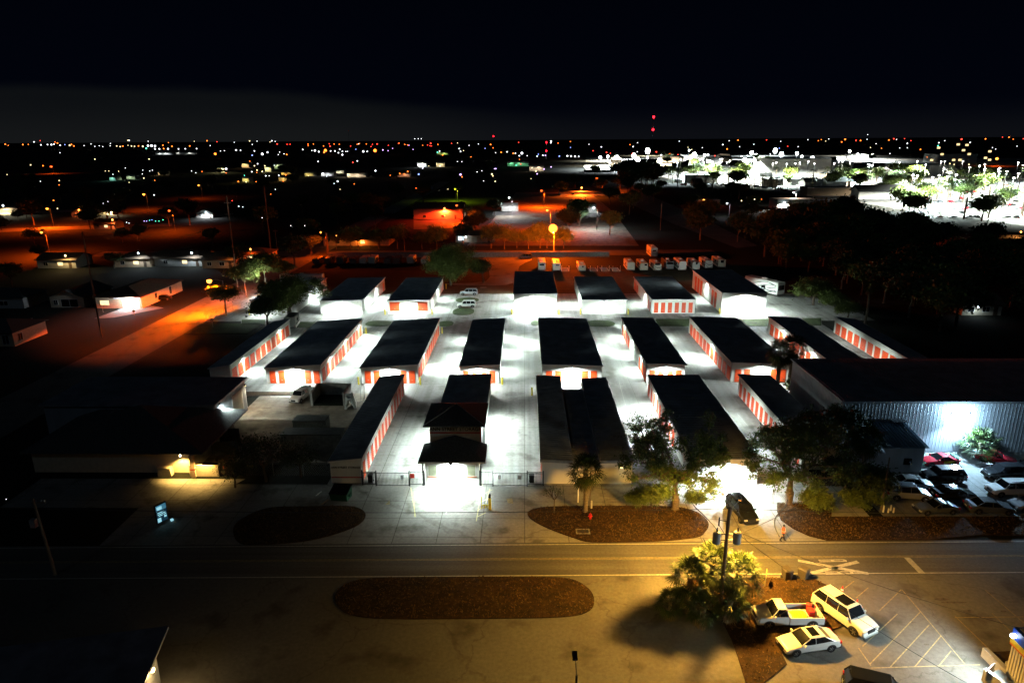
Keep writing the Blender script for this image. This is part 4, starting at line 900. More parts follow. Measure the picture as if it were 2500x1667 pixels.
# ------------------------------------------------------------------ vehicles
def tyre_mesh(r, w):
    k = ('tyre', r, w)
    if k not in MC:
        b = MB(); prof = [(r*.62,-w/2),(r*.95,-w/2),(r,-w/2+.04),(r,w/2-.04),(r*.95,w/2),(r*.62,w/2)]
        vs = []; n = 18
        for a, z in prof:
            for j in range(n): t = 2*math.pi*j/n; vs.append((a*math.cos(t), z, a*math.sin(t)))
        fs = [(i*n+j, i*n+(j+1) % n, ((i+1) % 6)*n+(j+1) % n, ((i+1) % 6)*n+j) for i in range(6) for j in range(n)]
        b.add(vs, fs); MC[k] = b.mesh('wheel', DARK)
        b = MB(); vs = [(0,w*.42,0)]; 
        for sgn in (1,-1):
            b.add([(r*.62*math.cos(2*math.pi*j/n), sgn*w*.30, r*.62*math.sin(2*math.pi*j/n)) for j in range(n)], [tuple(range(n))], 1)
            for q in range(5):
                t = 2*math.pi*q/5; c, s = math.cos(t), math.sin(t); y = sgn*w*.44
                b.add([(-s*.05*r-.0,y,c*.05*r),(c*r*.62-s*.09*r,y,s*r*.62+c*.09*r),(c*r*.62+s*.09*r,y,s*r*.62-c*.09*r),(s*.05*r,y,-c*.05*r)], [(0,1,2,3)])
        MC[('rim', r, w)] = b.mesh('rim', [RIM, BLK])
    return MC[k]
SPEC = {  # L, W, H, body stations (t along length from nose, top z, half width share), greenhouse: cowl, roof front, roof rear, tail base (share), belt z
 'sedan': (4.85,1.85,1.45,[(0,.55,.80),(.03,.70,.93),(.12,.80,.99),(.27,.93,1),(.5,.96,1),(.78,1.0,1),(.93,1.0,.96),(.985,.88,.90),(1,.6,.84)],(.26,.43,.70,.88),.94,.34),
 'suv': (4.8,1.9,1.75,[(0,.6,.82),(.03,.88,.94),(.14,1.0,.99),(.27,1.10,1),(.5,1.12,1),(.9,1.14,.99),(.98,1.05,.96),(1,.65,.92)],(.25,.36,.90,.985),1.10,.37),
 'bigsuv': (5.35,2.03,1.95,[(0,.65,.86),(.025,1.02,.96),(.14,1.16,1),(.27,1.24,1),(.5,1.26,1),(.93,1.28,.99),(.985,1.2,.96),(1,.7,.92)],(.25,.35,.90,.985),1.24,.42),
 'coupe': (4.5,1.78,1.32,[(0,.5,.78),(.04,.66,.93),(.15,.76,.99),(.32,.86,1),(.6,.90,1),(.85,.90,.98),(.97,.80,.92),(1,.55,.84)],(.32,.50,.66,.86),.86,.32),
 'pickup': (5.7,2.0,1.85,[(0,.65,.88),(.025,1.0,.96),(.14,1.12,1),(.24,1.18,1),(.46,1.2,1)],(.21,.30,.42,.46),1.18,.40)}
def car(name, label, p, rz, paint, kind='sedan', cat='car', group=None, sunroof=False, rack=False, roofm=None):
    L_, W, H, S, gh, belt, wr = SPEC[kind]; w2 = W/2; zb = .24 if kind in ('sedan','coupe') else .34
    root = thing(name, label, cat, (p[0],p[1],p[2] if len(p) > 2 else 0), rz, group)   # nose towards -x
    xx = lambda t: (t-.5)*L_
    rings = []
    for t, zt, w in S:
        h = w*w2; rings.append([(xx(t),h*.9,zb),(xx(t),h,zb+.14),(xx(t),h,zb+(zt-zb)*.62),(xx(t),h*.96,zt-.05),(xx(t),h*.84,zt),(xx(t),-h*.84,zt),(xx(t),-h*.96,zt-.05),(xx(t),-h,zb+(zt-zb)*.62),(xx(t),-h,zb+.14),(xx(t),-h*.9,zb)])
    b = MB().loft(rings)
    for sx in (.17,.81):
        for s in (-1, 1):
            n = 12; c = xx(sx); y = s*(w2+.004); pts = [(c+(wr+.09)*math.cos(math.pi*j/n), y, wr+(wr+.07)*math.sin(math.pi*j/n)) for j in range(n+1)]
            b.add(pts if s < 0 else pts[::-1], [tuple(range(n+1))], 1)
    if kind == 'pickup':
        x0, x1 = xx(.47), xx(.985); b.box(x0,-w2,zb+.1,x1,w2,.62); b.box(x0,-w2,.62,x1,-w2+.09,1.12); b.box(x0,w2-.09,.62,x1,w2,1.12); b.box(x1-.07,-w2+.09,.62,x1,w2-.09,1.1)
    o = b.build('body', [paint, BLK], root, bevel=.05 if p[1] < 120 else 0)
    c0, f0, r1, t1 = gh; wt = w2*.76; wb = w2*.93
    st = [(c0,belt-.06,wb*.9),(f0,H-.04,wt),(r1,H-.04,wt),(t1,belt-.04,wb*.9)]
    b = MB().loft([[(xx(t),wb,belt-.06),(xx(t),w,z),(xx(t),-w,z),(xx(t),-wb,belt-.06)] for t, z, w in st]); b.build('window', GLASS, root)
    b = MB(); rm = roofm or paint
    m0, m1 = xx(f0)-.04, xx(r1)+.05
    b.loft([[(m0,wt+.01,H-.06),(m0,wt-.1,H-.01),(m0,-wt+.1,H-.01),(m0,-wt-.01,H-.06)],[((m0+m1)/2,wt+.02,H-.05),((m0+m1)/2,wt-.08,H+.03),((m0+m1)/2,-wt+.08,H+.03),((m0+m1)/2,-wt-.02,H-.05)],[(m1,wt+.01,H-.06),(m1,wt-.1,H-.01),(m1,-wt+.1,H-.01),(m1,-wt-.01,H-.06)]])
    for s in (-1, 1):
        A = lambda t, z, w: Vector((xx(t), s*w, z))
        b.tube(A(c0,belt-.02,wb*.96), A(f0,H-.05,wt), .045, n=4); b.tube(A(t1,belt-.02,wb*.96), A(r1,H-.05,wt), .06, n=4)
        if kind != 'pickup':
            for u in ([.52] if kind in ('sedan','coupe') else [.5,.72]): b.tube(A(u,belt-.03,wb+.012), A(u,H-.05,wt+.01), .035, n=4)
        b.add([A(c0,belt-.05,wb+.012),A(t1,belt-.05,wb+.012),A(t1,belt-.0,wb+.006),A(c0,belt-.0,wb+.006)], [(0,1,2,3) if s < 0 else (3,2,1,0)])
    b.build('roof', rm, root, bevel=.03 if p[1] < 120 else 0)
    if sunroof: MB().box(xx(f0)+.25,-wt*.72,H+.015,xx(f0)+(1.5 if 'suv' in kind else .95),wt*.72,H+.035).build('sunroof', GLASS, root)
    if rack:
        b = MB()
        for s in (-1, 1): b.tube((xx(f0)+.3,s*wt*.85,H+.07),(xx(r1)-.1,s*wt*.85,H+.07),.025,n=5)
        b.build('roof_rail', BLK, root)
    ws = tyre_mesh(wr, .24)
    for sx in (.17,.81):
        for s in (-1, 1): wo = link('wheel', ws, root, (xx(sx),s*(w2-.1),wr)); link('rim', MC[('rim',wr,.24)], wo)
    zh = S[1][1]-.1
    for s in (-1, 1):
        MB().box(xx(0)-.0,s*w2*.52,zh-.12,xx(.05),s*w2*.90,zh+.02).build('headlight', CLRL, root)
        zt = (S[-1][1]+S[-2][1])/2; x1 = xx(1)
        MB().box(x1-.16,s*w2*.6,zt-.06 if kind != 'pickup' else .8,x1+.012,s*(w2*.93),zt+.12 if kind != 'pickup' else 1.02).build('tail_light', REDL, root)
        MB().box(xx(c0)+.15,s*(w2+.0),belt-.02,xx(c0)+.28,s*(w2+.17),belt+.13).build('mirror', paint, root)
    MB().box(xx(0)-.025,-w2*.42,zh-.28,xx(0)+.06,w2*.42,zh-.02).build('grille', BLK, root)
    bm_ = BLK if kind != 'bigsuv' else SILV
    MB().box(xx(0)-.05,-w2*.8,zb-.02,xx(.03),w2*.8,zb+.12).build('bumper', bm_, root); MB().box(xx(.975),-w2*.86,zb-.02,xx(1)+.04,w2*.86,zb+.2).build('bumper', bm_, root)
    MB().box(xx(1)+.041,-.2,.62,xx(1)+.06,.2,.76).build('licence_plate', TRIM, root)
    return root
def ang(a, b): d = at(*a)-at(*b); return math.atan2(d.y, d.x)
# foreground cars
nv = car('parked_car', 'white large suv with long black sunroof, nose towards the lower right', (27.55,50.4), R(117), WHT, 'bigsuv', sunroof=True, rack=True)
car('parked_car', 'white sedan with dark wheels parked in front of the pickup truck', (23.2,47.05), R(11), WHT, 'sedan', sunroof=True)
pk = car('pickup_truck', 'white pickup truck with yellow hoses in its bed, half in shadow', (22.6,50.1), R(1), WHT, 'pickup', cat='truck')
b = MB()
for i in range(14): a = i*.45; b.path([(.3+.09*i+.05*math.sin(a*3),-.55,.66),(.35+.09*i,0,.82+.05*math.sin(i*2)),(.3+.09*i,.55,.66)], .05, 6)
tag(b.build('hose_bundle', mat('yellow_hose', (.75,.6,.03), .5), loc=(22.6,50.1,0), rz=R(1)), 'bundle of yellow hoses lying in the bed of the white pickup', 'hose')
b = MB().box(0,0,0,.5,.7,.45); b.lathe([(.22,.3),(.24,.55),(.1,.62)], (.3,.9,0), 10)
tag(b.build('gear_box', REDP, loc=(24.4,50.0,.63)), 'red gear box at the tail end of the pickup bed', 'box')
car('parked_car', 'black suv waiting at the chain link gate under the bright wall lamp', (24.0,67.6), R(99), BLKC, 'suv', cat='car')
car('parked_car', 'dark car cut by the bottom edge of the picture', (26.3,41.8), R(160), BLKC, 'suv')
cars = [('suv',(2110,1150),R(0),BLKC,'black suv in the lit middle of the car lot, hood towards the left',(2300,1172)),
 ('sedan',0,R(182),BLKC,'rounded black sedan behind the grey sedan in the car lot',(2325,1215)),
 ('suv',0,R(174),SILV,'silver suv at the left end of the car lot',(2213,1215)),
 ('coupe',0,R(4),GRYC,'grey coupe with bright hood at the grass edge of the car lot',(2283,1248)),
 ('sedan',0,R(176),GRYC,'grey sedan with bright roof at the grass edge, right of the grey coupe',(2412,1247)),
 ('suv',0,R(2),WHT,'white suv with roof bars on the right of the car lot',(2462,1205)),
 ('suv',0,R(2),BLKC,'black suv on the right side of the lit car lot',(2450,1165)),
 ('coupe',0,R(4),REDC,'patchwork race car with red hood and green nose by the warehouse',(2290,1132)),
 ('coupe',0,R(150),REDC,'small crimson car half in shadow by the warehouse palm',(2430,1126)),
 ('sedan',0,R(172),WHT,'white car behind the silver suv at the annex corner',(2225,1190)),
 ('sedan',0,R(4),SILV,'silver car cut by the right edge of the picture in the car lot',(2520,1240)),
 ('sedan',0,R(0),BLKC,'dark car in the shade at the right edge near the warehouse',(2520,1150))]
for kd, _, rz, m, lab, c in cars:
    w = at(*c); o = car('parked_car', lab, (w.x,w.y), rz, m, kd, rack='bars' in lab)
    if 'patchwork' in lab:
        for ch in o.children:
            if ch.name.startswith('headlight') or ch.name.startswith('grille') or ch.name.startswith('bumper'): ch.data.materials[0] = GRNC
        MB().box(.1,-.90,.45,1.5,-.888,.8).build('yellow_door_panel', YEL, o)
        b = MB(); b.box(1.9,-.75,1.05,2.25,.75,1.1); b.box(1.95,-.7,.85,2.05,-.65,1.05); b.box(1.95,.65,.85,2.05,.7,1.05); b.build('spoiler', GRNC, o)
car('parked_car', 'silver suv behind the white suv, parked across the back yard', at(1145,720), R(2), SILV, 'suv', rack=True)
car('parked_car', 'white suv parked across the yard between two grass ovals', at(1139,750), R(2), WHT, 'suv', rack=True)
car('parked_car', 'white suv in the worn yard beside the block bins', (-36.1,102.6), R(78), WHT, 'suv')
car('parked_car', 'dark car beside the orange lit wall of the garage house', at(395,733), R(20), BLKC, 'sedan')
car('parked_car', 'dark car near the feathery tree on the back drive', at(1255,626), R(10), GRYC, 'sedan')
car('parked_van', 'boxy dark van at the end of the back drive', at(1282,632), R(10), GRYC, 'suv', cat='van')
# distant parked cars of the shopping car park, too far to show parts
fc = MB(); fc.loft([[(x,.85,.3),(x,.85,z),(x,-.85,z),(x,-.85,.3)] for x, z in ((-2.2,.7),(-1.2,.85),(-.6,1.4),(.9,1.4),(1.7,.95),(2.2,.8))])
fms = [fc.mesh('far_car', m) for m in (WHT, SILV, BLKC, REDC, GRYC)]
rn = random.Random(17); rows = [(2230+rn.random()*30, y) for y in (478,486,494,503,512,522,533)]
for i in range(110):
    x = rn.uniform(2240,2500); y = rn.choice((455,462,470,478,486,494,503,512,522,533)); ci = i % 5
    if i > 80: x = rn.uniform(1660,1960); y = 452+max(0,x-1820)*.15
    q = at(x,y); o = link('far_car', fms[ci], None, (q.x,q.y,.03), rn.choice((0,1.57))+rn.random()*.1)
    tag(o, '%s car among the rows of the far shopping car park' % ('white','silver','black','red','grey')[ci], 'car', 'cars in the shopping car park')
# trailers and motorhomes
def trailer(label, p, W=2.5, D=8, H=3.3, m=RVW, rz=0, win=None, name='travel_trailer', cat='camper', ac=True, swirl=False, z0=.5, nose=False):
    root = thing(name, label, cat, (p[0],p[1],0), rz)   # rear face towards -y
    b = MB(); w = W/2; c = .18
    prof = [(-w,z0),(w,z0),(w,H-c),(w-c,H),(-w+c,H),(-w,H-c)]
    yy = [(0,1,0),(D-(.9 if nose else 0),1,0)]+([(D,1,-.8)] if nose else [])
    b.loft([[(x,y,z+(dz if z > 2 else 0)) for x, z in prof] for y, _, dz in yy]); b.build('body', m, root)
    b = MB(); b.box(-w-.02,.3,1.15,-w-.003,D-.5,1.4); b.box(w+.003,.3,1.15,w+.02,D-.5,1.4); b.box(-w,-.01,z0+.02,w,-.003,z0+.16); b.build('trim_stripe', GRYC, root)
    if win:
        x, z, ww, hh2 = win; o = MB().box(x-ww/2,-.035,z,x+ww/2,-.004,z+hh2).build('window', GLASS, root)
        b = MB(); b.box(x-ww/2-.05,-.03,z-.05,x+ww/2+.05,-.002,z-.001); b.box(x-ww/2-.05,-.03,z+hh2,x+ww/2+.05,-.002,z+hh2+.05); b.build('window_frame', GALV, o)
    MB().box(-w-.03,D*.35,1.6,-w-.004,D*.35+1.4,2.3).build('window', GLASS, root); MB().box(w+.004,D*.3,1.6,w+.03,D*.3+1.2,2.3).build('window', GLASS, root)
    if ac: MB().box(-.4,D*.45,H+.002,.4,D*.45+1.1,H+.3).build('air_conditioner', TRIM, root); MB().box(-.25,1.2,H+.002,.25,1.7,H+.12).build('roof_vent', GALV, root)
    for y in (D*.42, D*.42+.9):
        for s in (-1, 1): link('wheel', tyre_mesh(.35,.24), root, (s*(w-.15),y,.35), math.pi/2)
    for s in (-1, 1): MB().box(s*w*.8-.06,-.04,z0+.25,s*w*.8+.06,-.005,z0+.5).build('tail_light', REDL, root)
    if swirl:
        b = MB()
        for k in range(3):
            pts = [(-w+W*t, -.012-k*.003, H-.6-k*.55-1.1*math.sin(t*2.6)*(.6+.3*k)) for t in [i/10 for i in range(11)]]
            b.add([(x,y,z) for x,y,z in pts]+[(x,y,z-.16) for x,y,z in pts], [(i,i+1,12+i,11+i) for i in range(10)])
        b.build('swirl_stripe', BLK, root)
    return root
T = lambda x, y: at(x, y)
rv = [((1323,663),RVW,(0,1.9,1.5,.5),3.4,0,'white travel trailer with dark rear window, nearest to the giant orange lamp'),
 ((1359,664),RVW,(.35,2.0,1.2,.35),3.2,0,'white trailer with small slit window, second in the back lot row'),
 ((1421,665),RVC,(.2,1.6,.5,.4),2.5,0,'small cream camper with square window in the back lot'),
 ((1540,663),RVC,None,3.3,0,'plain cream box trailer in the back lot'),((1572,664),RVC,(.5,2.0,.8,.5),3.2,0,'tan trailer with dark window on its right side'),
 ((1605,664),RVC,(0,2.2,1.6,.5),3.0,1,'motorhome with black and gold swirls in the back lot'),((1635,660),GRYC,(0,1.8,1.9,.9),3.2,0,'dark truck camper with pale overhang, left of the white box trailer'),
 ((1666,663),RVW,None,3.6,0,'big white box trailer in the middle of the right trailer group'),((1699,662),RVW,(.1,2.2,.5,.5),3.3,0,'bluish white trailer with small dark window'),
 ((1730,658),RVW,None,3.2,1,'white camper with bold black swirl right of the bluish white trailer'),((1762,656),RVC,(0,1.9,.9,.8),3.3,0,'last camper of the right trailer group with large dark window')]
for c, m, wn, H, sw, lab in rv: trailer(lab, T(*c), 2.35, 8.5, H*.88, m, 0, wn, swirl=bool(sw))
trailer('tall white trailer parked behind the swirl motorhome', T(1597,630), 2.4, 9, 3.5, RVW, 0, (0,2.4,1.2,.4))
for i, x in enumerate((772,800,830,862,886,908,946,968,1002,1036)):
    trailer('dim %s trailer in the left trailer row, %s from the left' % (('dark','pale')[i in (4,5,8,9)], ('first','second','third','fourth','fifth','sixth','seventh','eighth','ninth','tenth')[i]), T(x,648), 2.3, 6, 2.2+.3*(i % 3), GRYC if i not in (4,5,8,9) else RVW, 0, None, ac=False, cat='trailer', name='cargo_trailer')
for i, x in enumerate((1380,1450,1478,1505)):
    q = T(x,666); t = thing('boat_trailer', 'empty boat trailer frame with guide posts, number %s right of the slit window trailer' % ('one','two','three','four')[i], 'trailer', (q.x,q.y,0))
    b = MB()
    for s in (-1, 1): b.box(s*1.1-.05,0,.45,s*1.1+.05,6,.57)
    for y in (0,2,4,5.9): b.box(-1.1,y,.47,1.1,y+.1,.56)
    b.build('frame', GALV, t)
    for s in (-1, 1): MB().tube((s*1.15,.1,.5),(s*1.15,.1,2.2),.05,n=6).build('guide_post', TRIM, t); link('wheel', tyre_mesh(.35,.24), t, (s*1.25,3,.35), math.pi/2)
trailer('long white motor coach parked behind the ribbed building by the oak', (at(700,690).x+1,190), 2.6, 12, 3.9, RVW, R(-90), None)
trailer('white enclosed trailer behind the leftmost red door building', at(710,806), 2.4, 5, 2.9, RVW, R(8), None, ac=False, name='cargo_trailer', cat='trailer')
mh = trailer('white motorhome with sweeping dark graphics at the right end of the back row', at(1905,724), 2.6, 11.5, 3.8, RVW, R(28), (0,1.7,2.2,1.3), name='motorhome', cat='motorhome')
b = MB()
for k in range(4):
    pts = [(-1.325-k*.003, .6+10*t, 2.9-.45*k+.9*math.sin(t*5+k)*.7) for t in [i/14 for i in range(15)]]
    b.add(pts+[(x,y,z-.22) for x,y,z in pts], [(i,15+i,16+i,i+1) for i in range(14)])
b.build('swirl_graphic', BLK, mh)
# yard objects of the left lot
def open_bin(label, x, y, w, d, h):
    t = thing('block_bin', label, 'storage bin', (x,y,0)); b = MB(); b.box(0,0,0,.3,d,h); b.box(w-.3,0,0,w,d,h); b.box(.3,d-.3,0,w-.3,d,h*.98); b.build('bin_wall', BLOCK, t); MB().box(.3,.2,0,w-.3,d-.3,.35).build('bin_fill', GROUND, t)
open_bin('three sided block bin beside the white suv in the worn yard', -33.6, 99.6, 5.4, 4.4, 2.3)
q = at(710,1072); cb = thing('site_container', 'grey metal container, rear one of the two in the worn yard', 'container', (q.x,88.6,0), 0, 'grey site containers')
b = MB().box(0,0,0,4.6,2.2,2.1)
for i in range(16): b.box(.1+.28*i,-.05,.1,.2+.28*i,0,2.0)
b.build('body', mat('container_grey', (.22,.22,.19), .7, var=.3), cb); MB().box(-.05,-.08,2.102,4.65,2.25,2.2).build('roof', DGREY, cb)
for i in (0,1): MB().box(4.601,.1+i,.15,4.65,1.05+i,2.0).build('door', DGREY, cb)
q = at(682,1105); c2 = copy_tree(cb); put(c2, (q.x,84.,0), 0, 'wide grey metal container, front one of the two in the worn yard', (1.75,1,1))
tag(MB().box(0,0,0,3.0,.1,2.4).build('steel_panel', DGREY, loc=(G(535,1085).x,85.2,0), rz=R(6)), 'dark steel panel leaning beside the bright metal building corner', 'panel')
tag(MB().box(0,0,0,3.4,.1,1.9).build('steel_panel', DGREY, loc=(G(520,1110).x,82.,0), rz=R(8)), 'lower dark steel panel behind the sign bearing gate', 'panel')
gs = bar_fence('yard_gate', 'dark yard gate with red and white sign beside the garden wall', (-38.,76.4), (-35.,76.4), h=1.7, cat='gate', mid=False)
MB().box(.5,-.06,1.0,1.0,-.03,1.35).build('red_sign', mat('sign_red', (.6,.1,.08), .5), gs)
gf = chain_fence('chain_link_fence', 'chain link fence with small yellow notice behind the bare shrubs', [(-35,76.4),(-23.8,76.4)], 1.7)
MB().box(.4,-.05,1.1,1.3,-.02,1.5).build('notice', mat('notice_yellow', (.6,.5,.2), .6), gf)
tb = MB()
for i in range(6): tb.path([(0,.5*i*.6,0),(.3,.3*i,1.4+.5*math.sin(i*2)),(.9,.3*i,1.7-.3*math.sin(i)),(1.5,.3*i,0)], [.25,.35,.3,.2], 6)
tag(tb.build('covered_boat', RVW, loc=(G(868,985).x-1,98.5,0), rz=.2), 'small boat under a rumpled white cover next to the block bin', 'boat')
l = MB()
for x in (0,.6): l.tube((x,0,0),(x,.3,3.2),.04,n=6)
for i in range(8): l.tube((0,.03*i,.3+.38*i),(.6,.03*i,.3+.38*i),.025,n=5)
tag(l.build('ladder', GALV, loc=(G(893,965).x,101,0)), 'upright ladder behind the covered boat', 'ladder')
tag(MB().lathe([(.35,0),(.4,.5),(.3,1.1),(.1,1.3)], n=10).build('orange_barrel', mat('orange_plastic', (.8,.15,.04), .5), loc=at(562,1045).to_3d()), 'orange barrel at the wall of the bright metal building', 'barrel')
ds = thing('dumpster', 'dark green dumpster on the drive before the left front building', 'dumpster', (G(834,1218).x,G(834,1218).y,0), R(-8))
b = MB(); b.loft([[(-1.0,-.7,.15),(1.0,-.7,.15),(1.0,.7,.15),(-1.0,.7,.15)],[(-1.05,-.95,1.1),(1.05,-.95,1.1),(1.05,.8,1.5),(-1.05,.8,1.5)]]); b.build('body', mat('dumpster_green', (.01,.07,.035), .5), ds)
b = MB(); b.add([(-1.1,-1.0,1.12),(1.1,-1.0,1.12),(1.1,.85,1.52),(-1.1,.85,1.52),(-1.1,-1.0,1.18),(1.1,-1.0,1.18),(1.1,.85,1.58),(-1.1,.85,1.58)], [(0,3,2,1),(4,5,6,7),(0,1,5,4),(1,2,6,5),(2,3,7,6),(3,0,4,7)]); b.build('lid', BLK, ds)
b = MB()
for s in (-1, 1): b.box(s*1.05-.1,-.3,.6,s*1.05+.1,.3,.8)
b.build('fork_pocket', mat('dumpster_green', (.01,.07,.035), .5), ds)
def wheelie(label, p, rz=0, m=BLK):
    t = thing('wheeled_bin', label, 'bin', p, rz)
    MB().loft([[(-.24,-.26,.06),(.24,-.26,.06),(.24,.26,.06),(-.24,.26,.06)],[(-.31,-.35,1.0),(.31,-.35,1.0),(.31,.35,1.0),(-.31,.35,1.0)]]).build('body', m, t)
    b = MB(); b.loft([[(-.33,-.37,1.0),(.33,-.37,1.0),(.33,.37,1.0),(-.33,.37,1.0)],[(-.25,-.3,1.09),(.25,-.3,1.09),(.25,.3,1.09),(-.25,.3,1.09)]]); b.tube((-.25,.42,1.0),(.25,.42,1.0),.025,n=6); b.build('lid', m, t)
    for s in (-1, 1): link('wheel', tyre_mesh(.12,.06), t, (s*.27,.24,.12), math.pi/2)
    return t
BINM = mat('bin_brown', (.07,.06,.05), .6)
wheelie('brown wheeled bin by the road, left of a pair', (24.75,56.05,0), .15, BINM).scale = (1.25,1.25,1.1)
wheelie('brown wheeled bin by the road turned askew, right of a pair', (26.35,56.15,0), .7, BINM).scale = (1.25,1.25,1.1)
wheelie('black wheeled bin behind the left picket fence', (G(904,1180).x,74.9,0))
wheelie('black wheeled bin behind the right picket fence', (G(1298,1180).x,74.9,0))
def cone(label, p):
    t = thing('traffic_cone', label, 'traffic cone', p); MB().box(-.2,-.2,0,.2,.2,.04).build('base', BLK, t)
    MB().lathe([(.15,.04),(.11,.25),(.105,.27),(.075,.45),(.03,.72)], n=12).build('cone', mat('cone_red', (.85,.05,.03), .4), t)
    MB().lathe([(.117,.26),(.082,.42)], n=12).build('reflective_band', TRIM, t)
cone('traffic cone on the yellow kerb behind the large white suv', G(2055,1446))
cone('middle traffic cone beside the roof of the large white suv', G(2091,1479)); cone('traffic cone nearest the windscreen of the large white suv', G(2103,1497))
for nm, c in (('single traffic cone', 0),): pass
hy = thing('fire_hydrant', 'red fire hydrant on the front grass island', 'hydrant', G(1441,1268))
MB().lathe([(.2,0),(.2,.06),(.13,.08),(.13,.55),(.17,.57),(.17,.62),(.12,.72),(.04,.78),(.04,.84)], n=12).build('body', mat('hydrant_red', (.7,.02,.03), .35), hy)
b = MB(); b.tube((-.24,0,.42),(.24,0,.42),.065,n=8); b.tube((0,-.24,.38),(0,0,.38),.08,n=8); b.build('nozzle', mat('hydrant_red', (.7,.02,.03), .35), hy)
dg = thing('storm_drain', 'square storm drain with dark grate in the grass island', 'drain', G(1423,1299))
b = MB(); b.box(-.75,-.5,0,.75,-.35,.14); b.box(-.75,.35,0,.75,.5,.14); b.box(-.75,-.35,0,-.6,.35,.14); b.box(.6,-.35,0,.75,.35,.14); b.build('frame', CONC, dg)
b = MB().box(-.6,-.35,0,.6,.35,.105)
for i in range(3): b.box(-.6,-.2+.2*i-.02,.105,.6,-.2+.2*i+.02,.12)
b.build('grate', BLK, dg)
for i, (x, y, h) in enumerate([(1411,1226,1.8),(1444,1242,1.0),(2156,1250,.8),(2168,1252,.55),(2174,1246,.65),(2181,1251,.6),(1447,1239,.6)][:6]):
    tag(MB().lathe([(.09,0),(.09,h),(.05,h+.05)], n=8).build('marker_post', TRIM, loc=G(x,y)), ['tall thin marker post left of the thick palm trunk','short pale marker post right of the thick palm trunk','wide pale post, first of four at the grass by the car lot','thin pale post, second of four at the grass by the car lot','thin pale post behind the others by the car lot','thin pale post nearest the grey coupe'][i], 'post')
tag(MB().tube((0,0,0),(.55,1.0,.12),.06,n=6).build('wood_plank', mat('plank', (.5,.32,.2), .8), loc=G(784,1232)), 'thin pale plank lying on the grass by the dumpster', 'plank')
tag(MB().tube((0,0,0),(.45,.8,.15),.06,n=6).build('pale_pipe', TRIM, loc=G(771,1210)), 'short pale pipe in the shrubs behind the dumpster', 'pipe')
# signs
def sign_post(label, p, shape, m, h=2.3, s=.38, rz=0, mark=None):
    t = thing('road_sign', label, 'sign', p, rz); MB().tube((0,0,0),(0,0,h+s),.03,n=6).build('post', GALV, t)
    n = 20 if shape == 'round' else 4; pl = [(s*math.cos(2*math.pi*i/n+ (0 if n > 4 else 0)), -.04, h+s*math.sin(2*math.pi*i/n)) for i in range(n)]
    b = MB(); b.add([q for q in pl]+[(x,-.01,z) for x,y,z in pl], [tuple(range(n)), tuple(range(2*n-1,n-1,-1))]+[(i,n+i,n+(i+1) % n,(i+1) % n) for i in range(n)]); pp = b.build('panel', m, t)
    if mark:
        b = MB()
        for a in (.78,-.78): c, q = math.cos(a)*s*.9, math.sin(a)*s*.9; b.add([(-c-.04,-.05,h-q),(-c+.04,-.05,h-q-.02),(c+.04,-.05,h+q),(c-.04,-.05,h+q+.02)], [(0,1,2,3)])
        b.build('cross_mark', BLK, pp)
    return t
sign_post('round yellow railroad crossing sign by the road, edge on', (22.3,54.8,0), 'round', YEL, 1.5, .45, R(70), True)
sign_post('diamond shaped sign back at the side street corner', G(520,800), 'diamond', mat('sign_back', (.5,.45,.3), .5), 1.8, .5)
sign_post('small white sign on a post before the gable fronted house', G(252,762), 'round', TRIM, 1.5, .2)
sign_post('mailbox like small sign at the driveway of the garage house', G(328,768), 'round', mat('sign_back', (.5,.45,.3), .5), .9, .3)
sign_post('small white post sign in the dark garden at the left', G(80,788), 'round', TRIM, 1.0, .2)
ls = thing('lit_sign', 'tall narrow sign glowing blue white in the dark lower left', 'sign', G(398,1278), R(60)); ls.scale = (.8,.8,.75)
b = MB().box(-.8,-.12,.35,.8,.12,3.3); b.build('cabinet', BLK, ls)
MB().box(-.72,-.14,2.3,.72,-.122,3.15).build('header_panel', emit('sign_blue', (.12,.42,.62), .35), ls)
MB().box(-.72,-.14,.5,.72,-.122,2.2).build('message_panel', emit('sign_deep', (.01,.05,.09), .5), ls)
b = MB()
for z, x0, x1 in ((1.95,-.6,.3),(1.7,-.6,.55),(1.45,-.5,.1),(1.45,.2,.6)): b.box(x0,-.15,z,x1,-.142,z+.12)
b.box(-.7,-.15,.55,-.2,-.142,1.2); b.box(.25,-.15,1.0,.6,-.142,1.3); b.box(-.6,-.15,2.45,.1,-.142,2.95); b.build('sign_lettering', emit('sign_white', (.4,.85,1.), .8), ls)
MB().box(.9,-.6,.1,1.2,-.3,.35).build('ground_light', emit('sign_white', (.4,.85,1.), .8), ls)
# ------------------------------------------------------------------ poles, wires, street lamps
def pole(label, p, h, r=.16, arms=(), name='utility_pole', cat='utility pole', rz=0, lean=(0,0)):
    t = thing(name, label, cat, (p[0],p[1],0), rz); MB().tube((0,0,0),(lean[0],lean[1],h),r,r*.65,n=10).build('pole', WOODP, t)
    for z, w in arms:
        MB().box(-w/2,-.06,z-.06,w/2,.06,z+.06).build('crossarm', WOODP, t)
        for x in (-w*.45,-w*.2,w*.2,w*.45): MB().lathe([(.05,0),(.07,.08),(.04,.2)], (x,0,z+.06), 8).build('insulator', GALV, t)
    return t
up = pole('weathered utility pole with two grey transformers rising from the palm clump', (16.85,50.3), 11., .19)
for s in (-1, 1):
    tr = MB().lathe([(.30,0),(.33,.06),(.33,.95),(.28,1.03),(.1,1.08)], (s*.85,-.05,7.6), 16).build('transformer', mat('transformer_grey', (.40,.43,.45), .4), up)
    MB().lathe([(.05,0),(.08,.1),(.05,.22),(.07,.3),(.02,.42)], (s*.85,-.05,8.68), 8).build('bushing', BLK, tr)
b = MB()
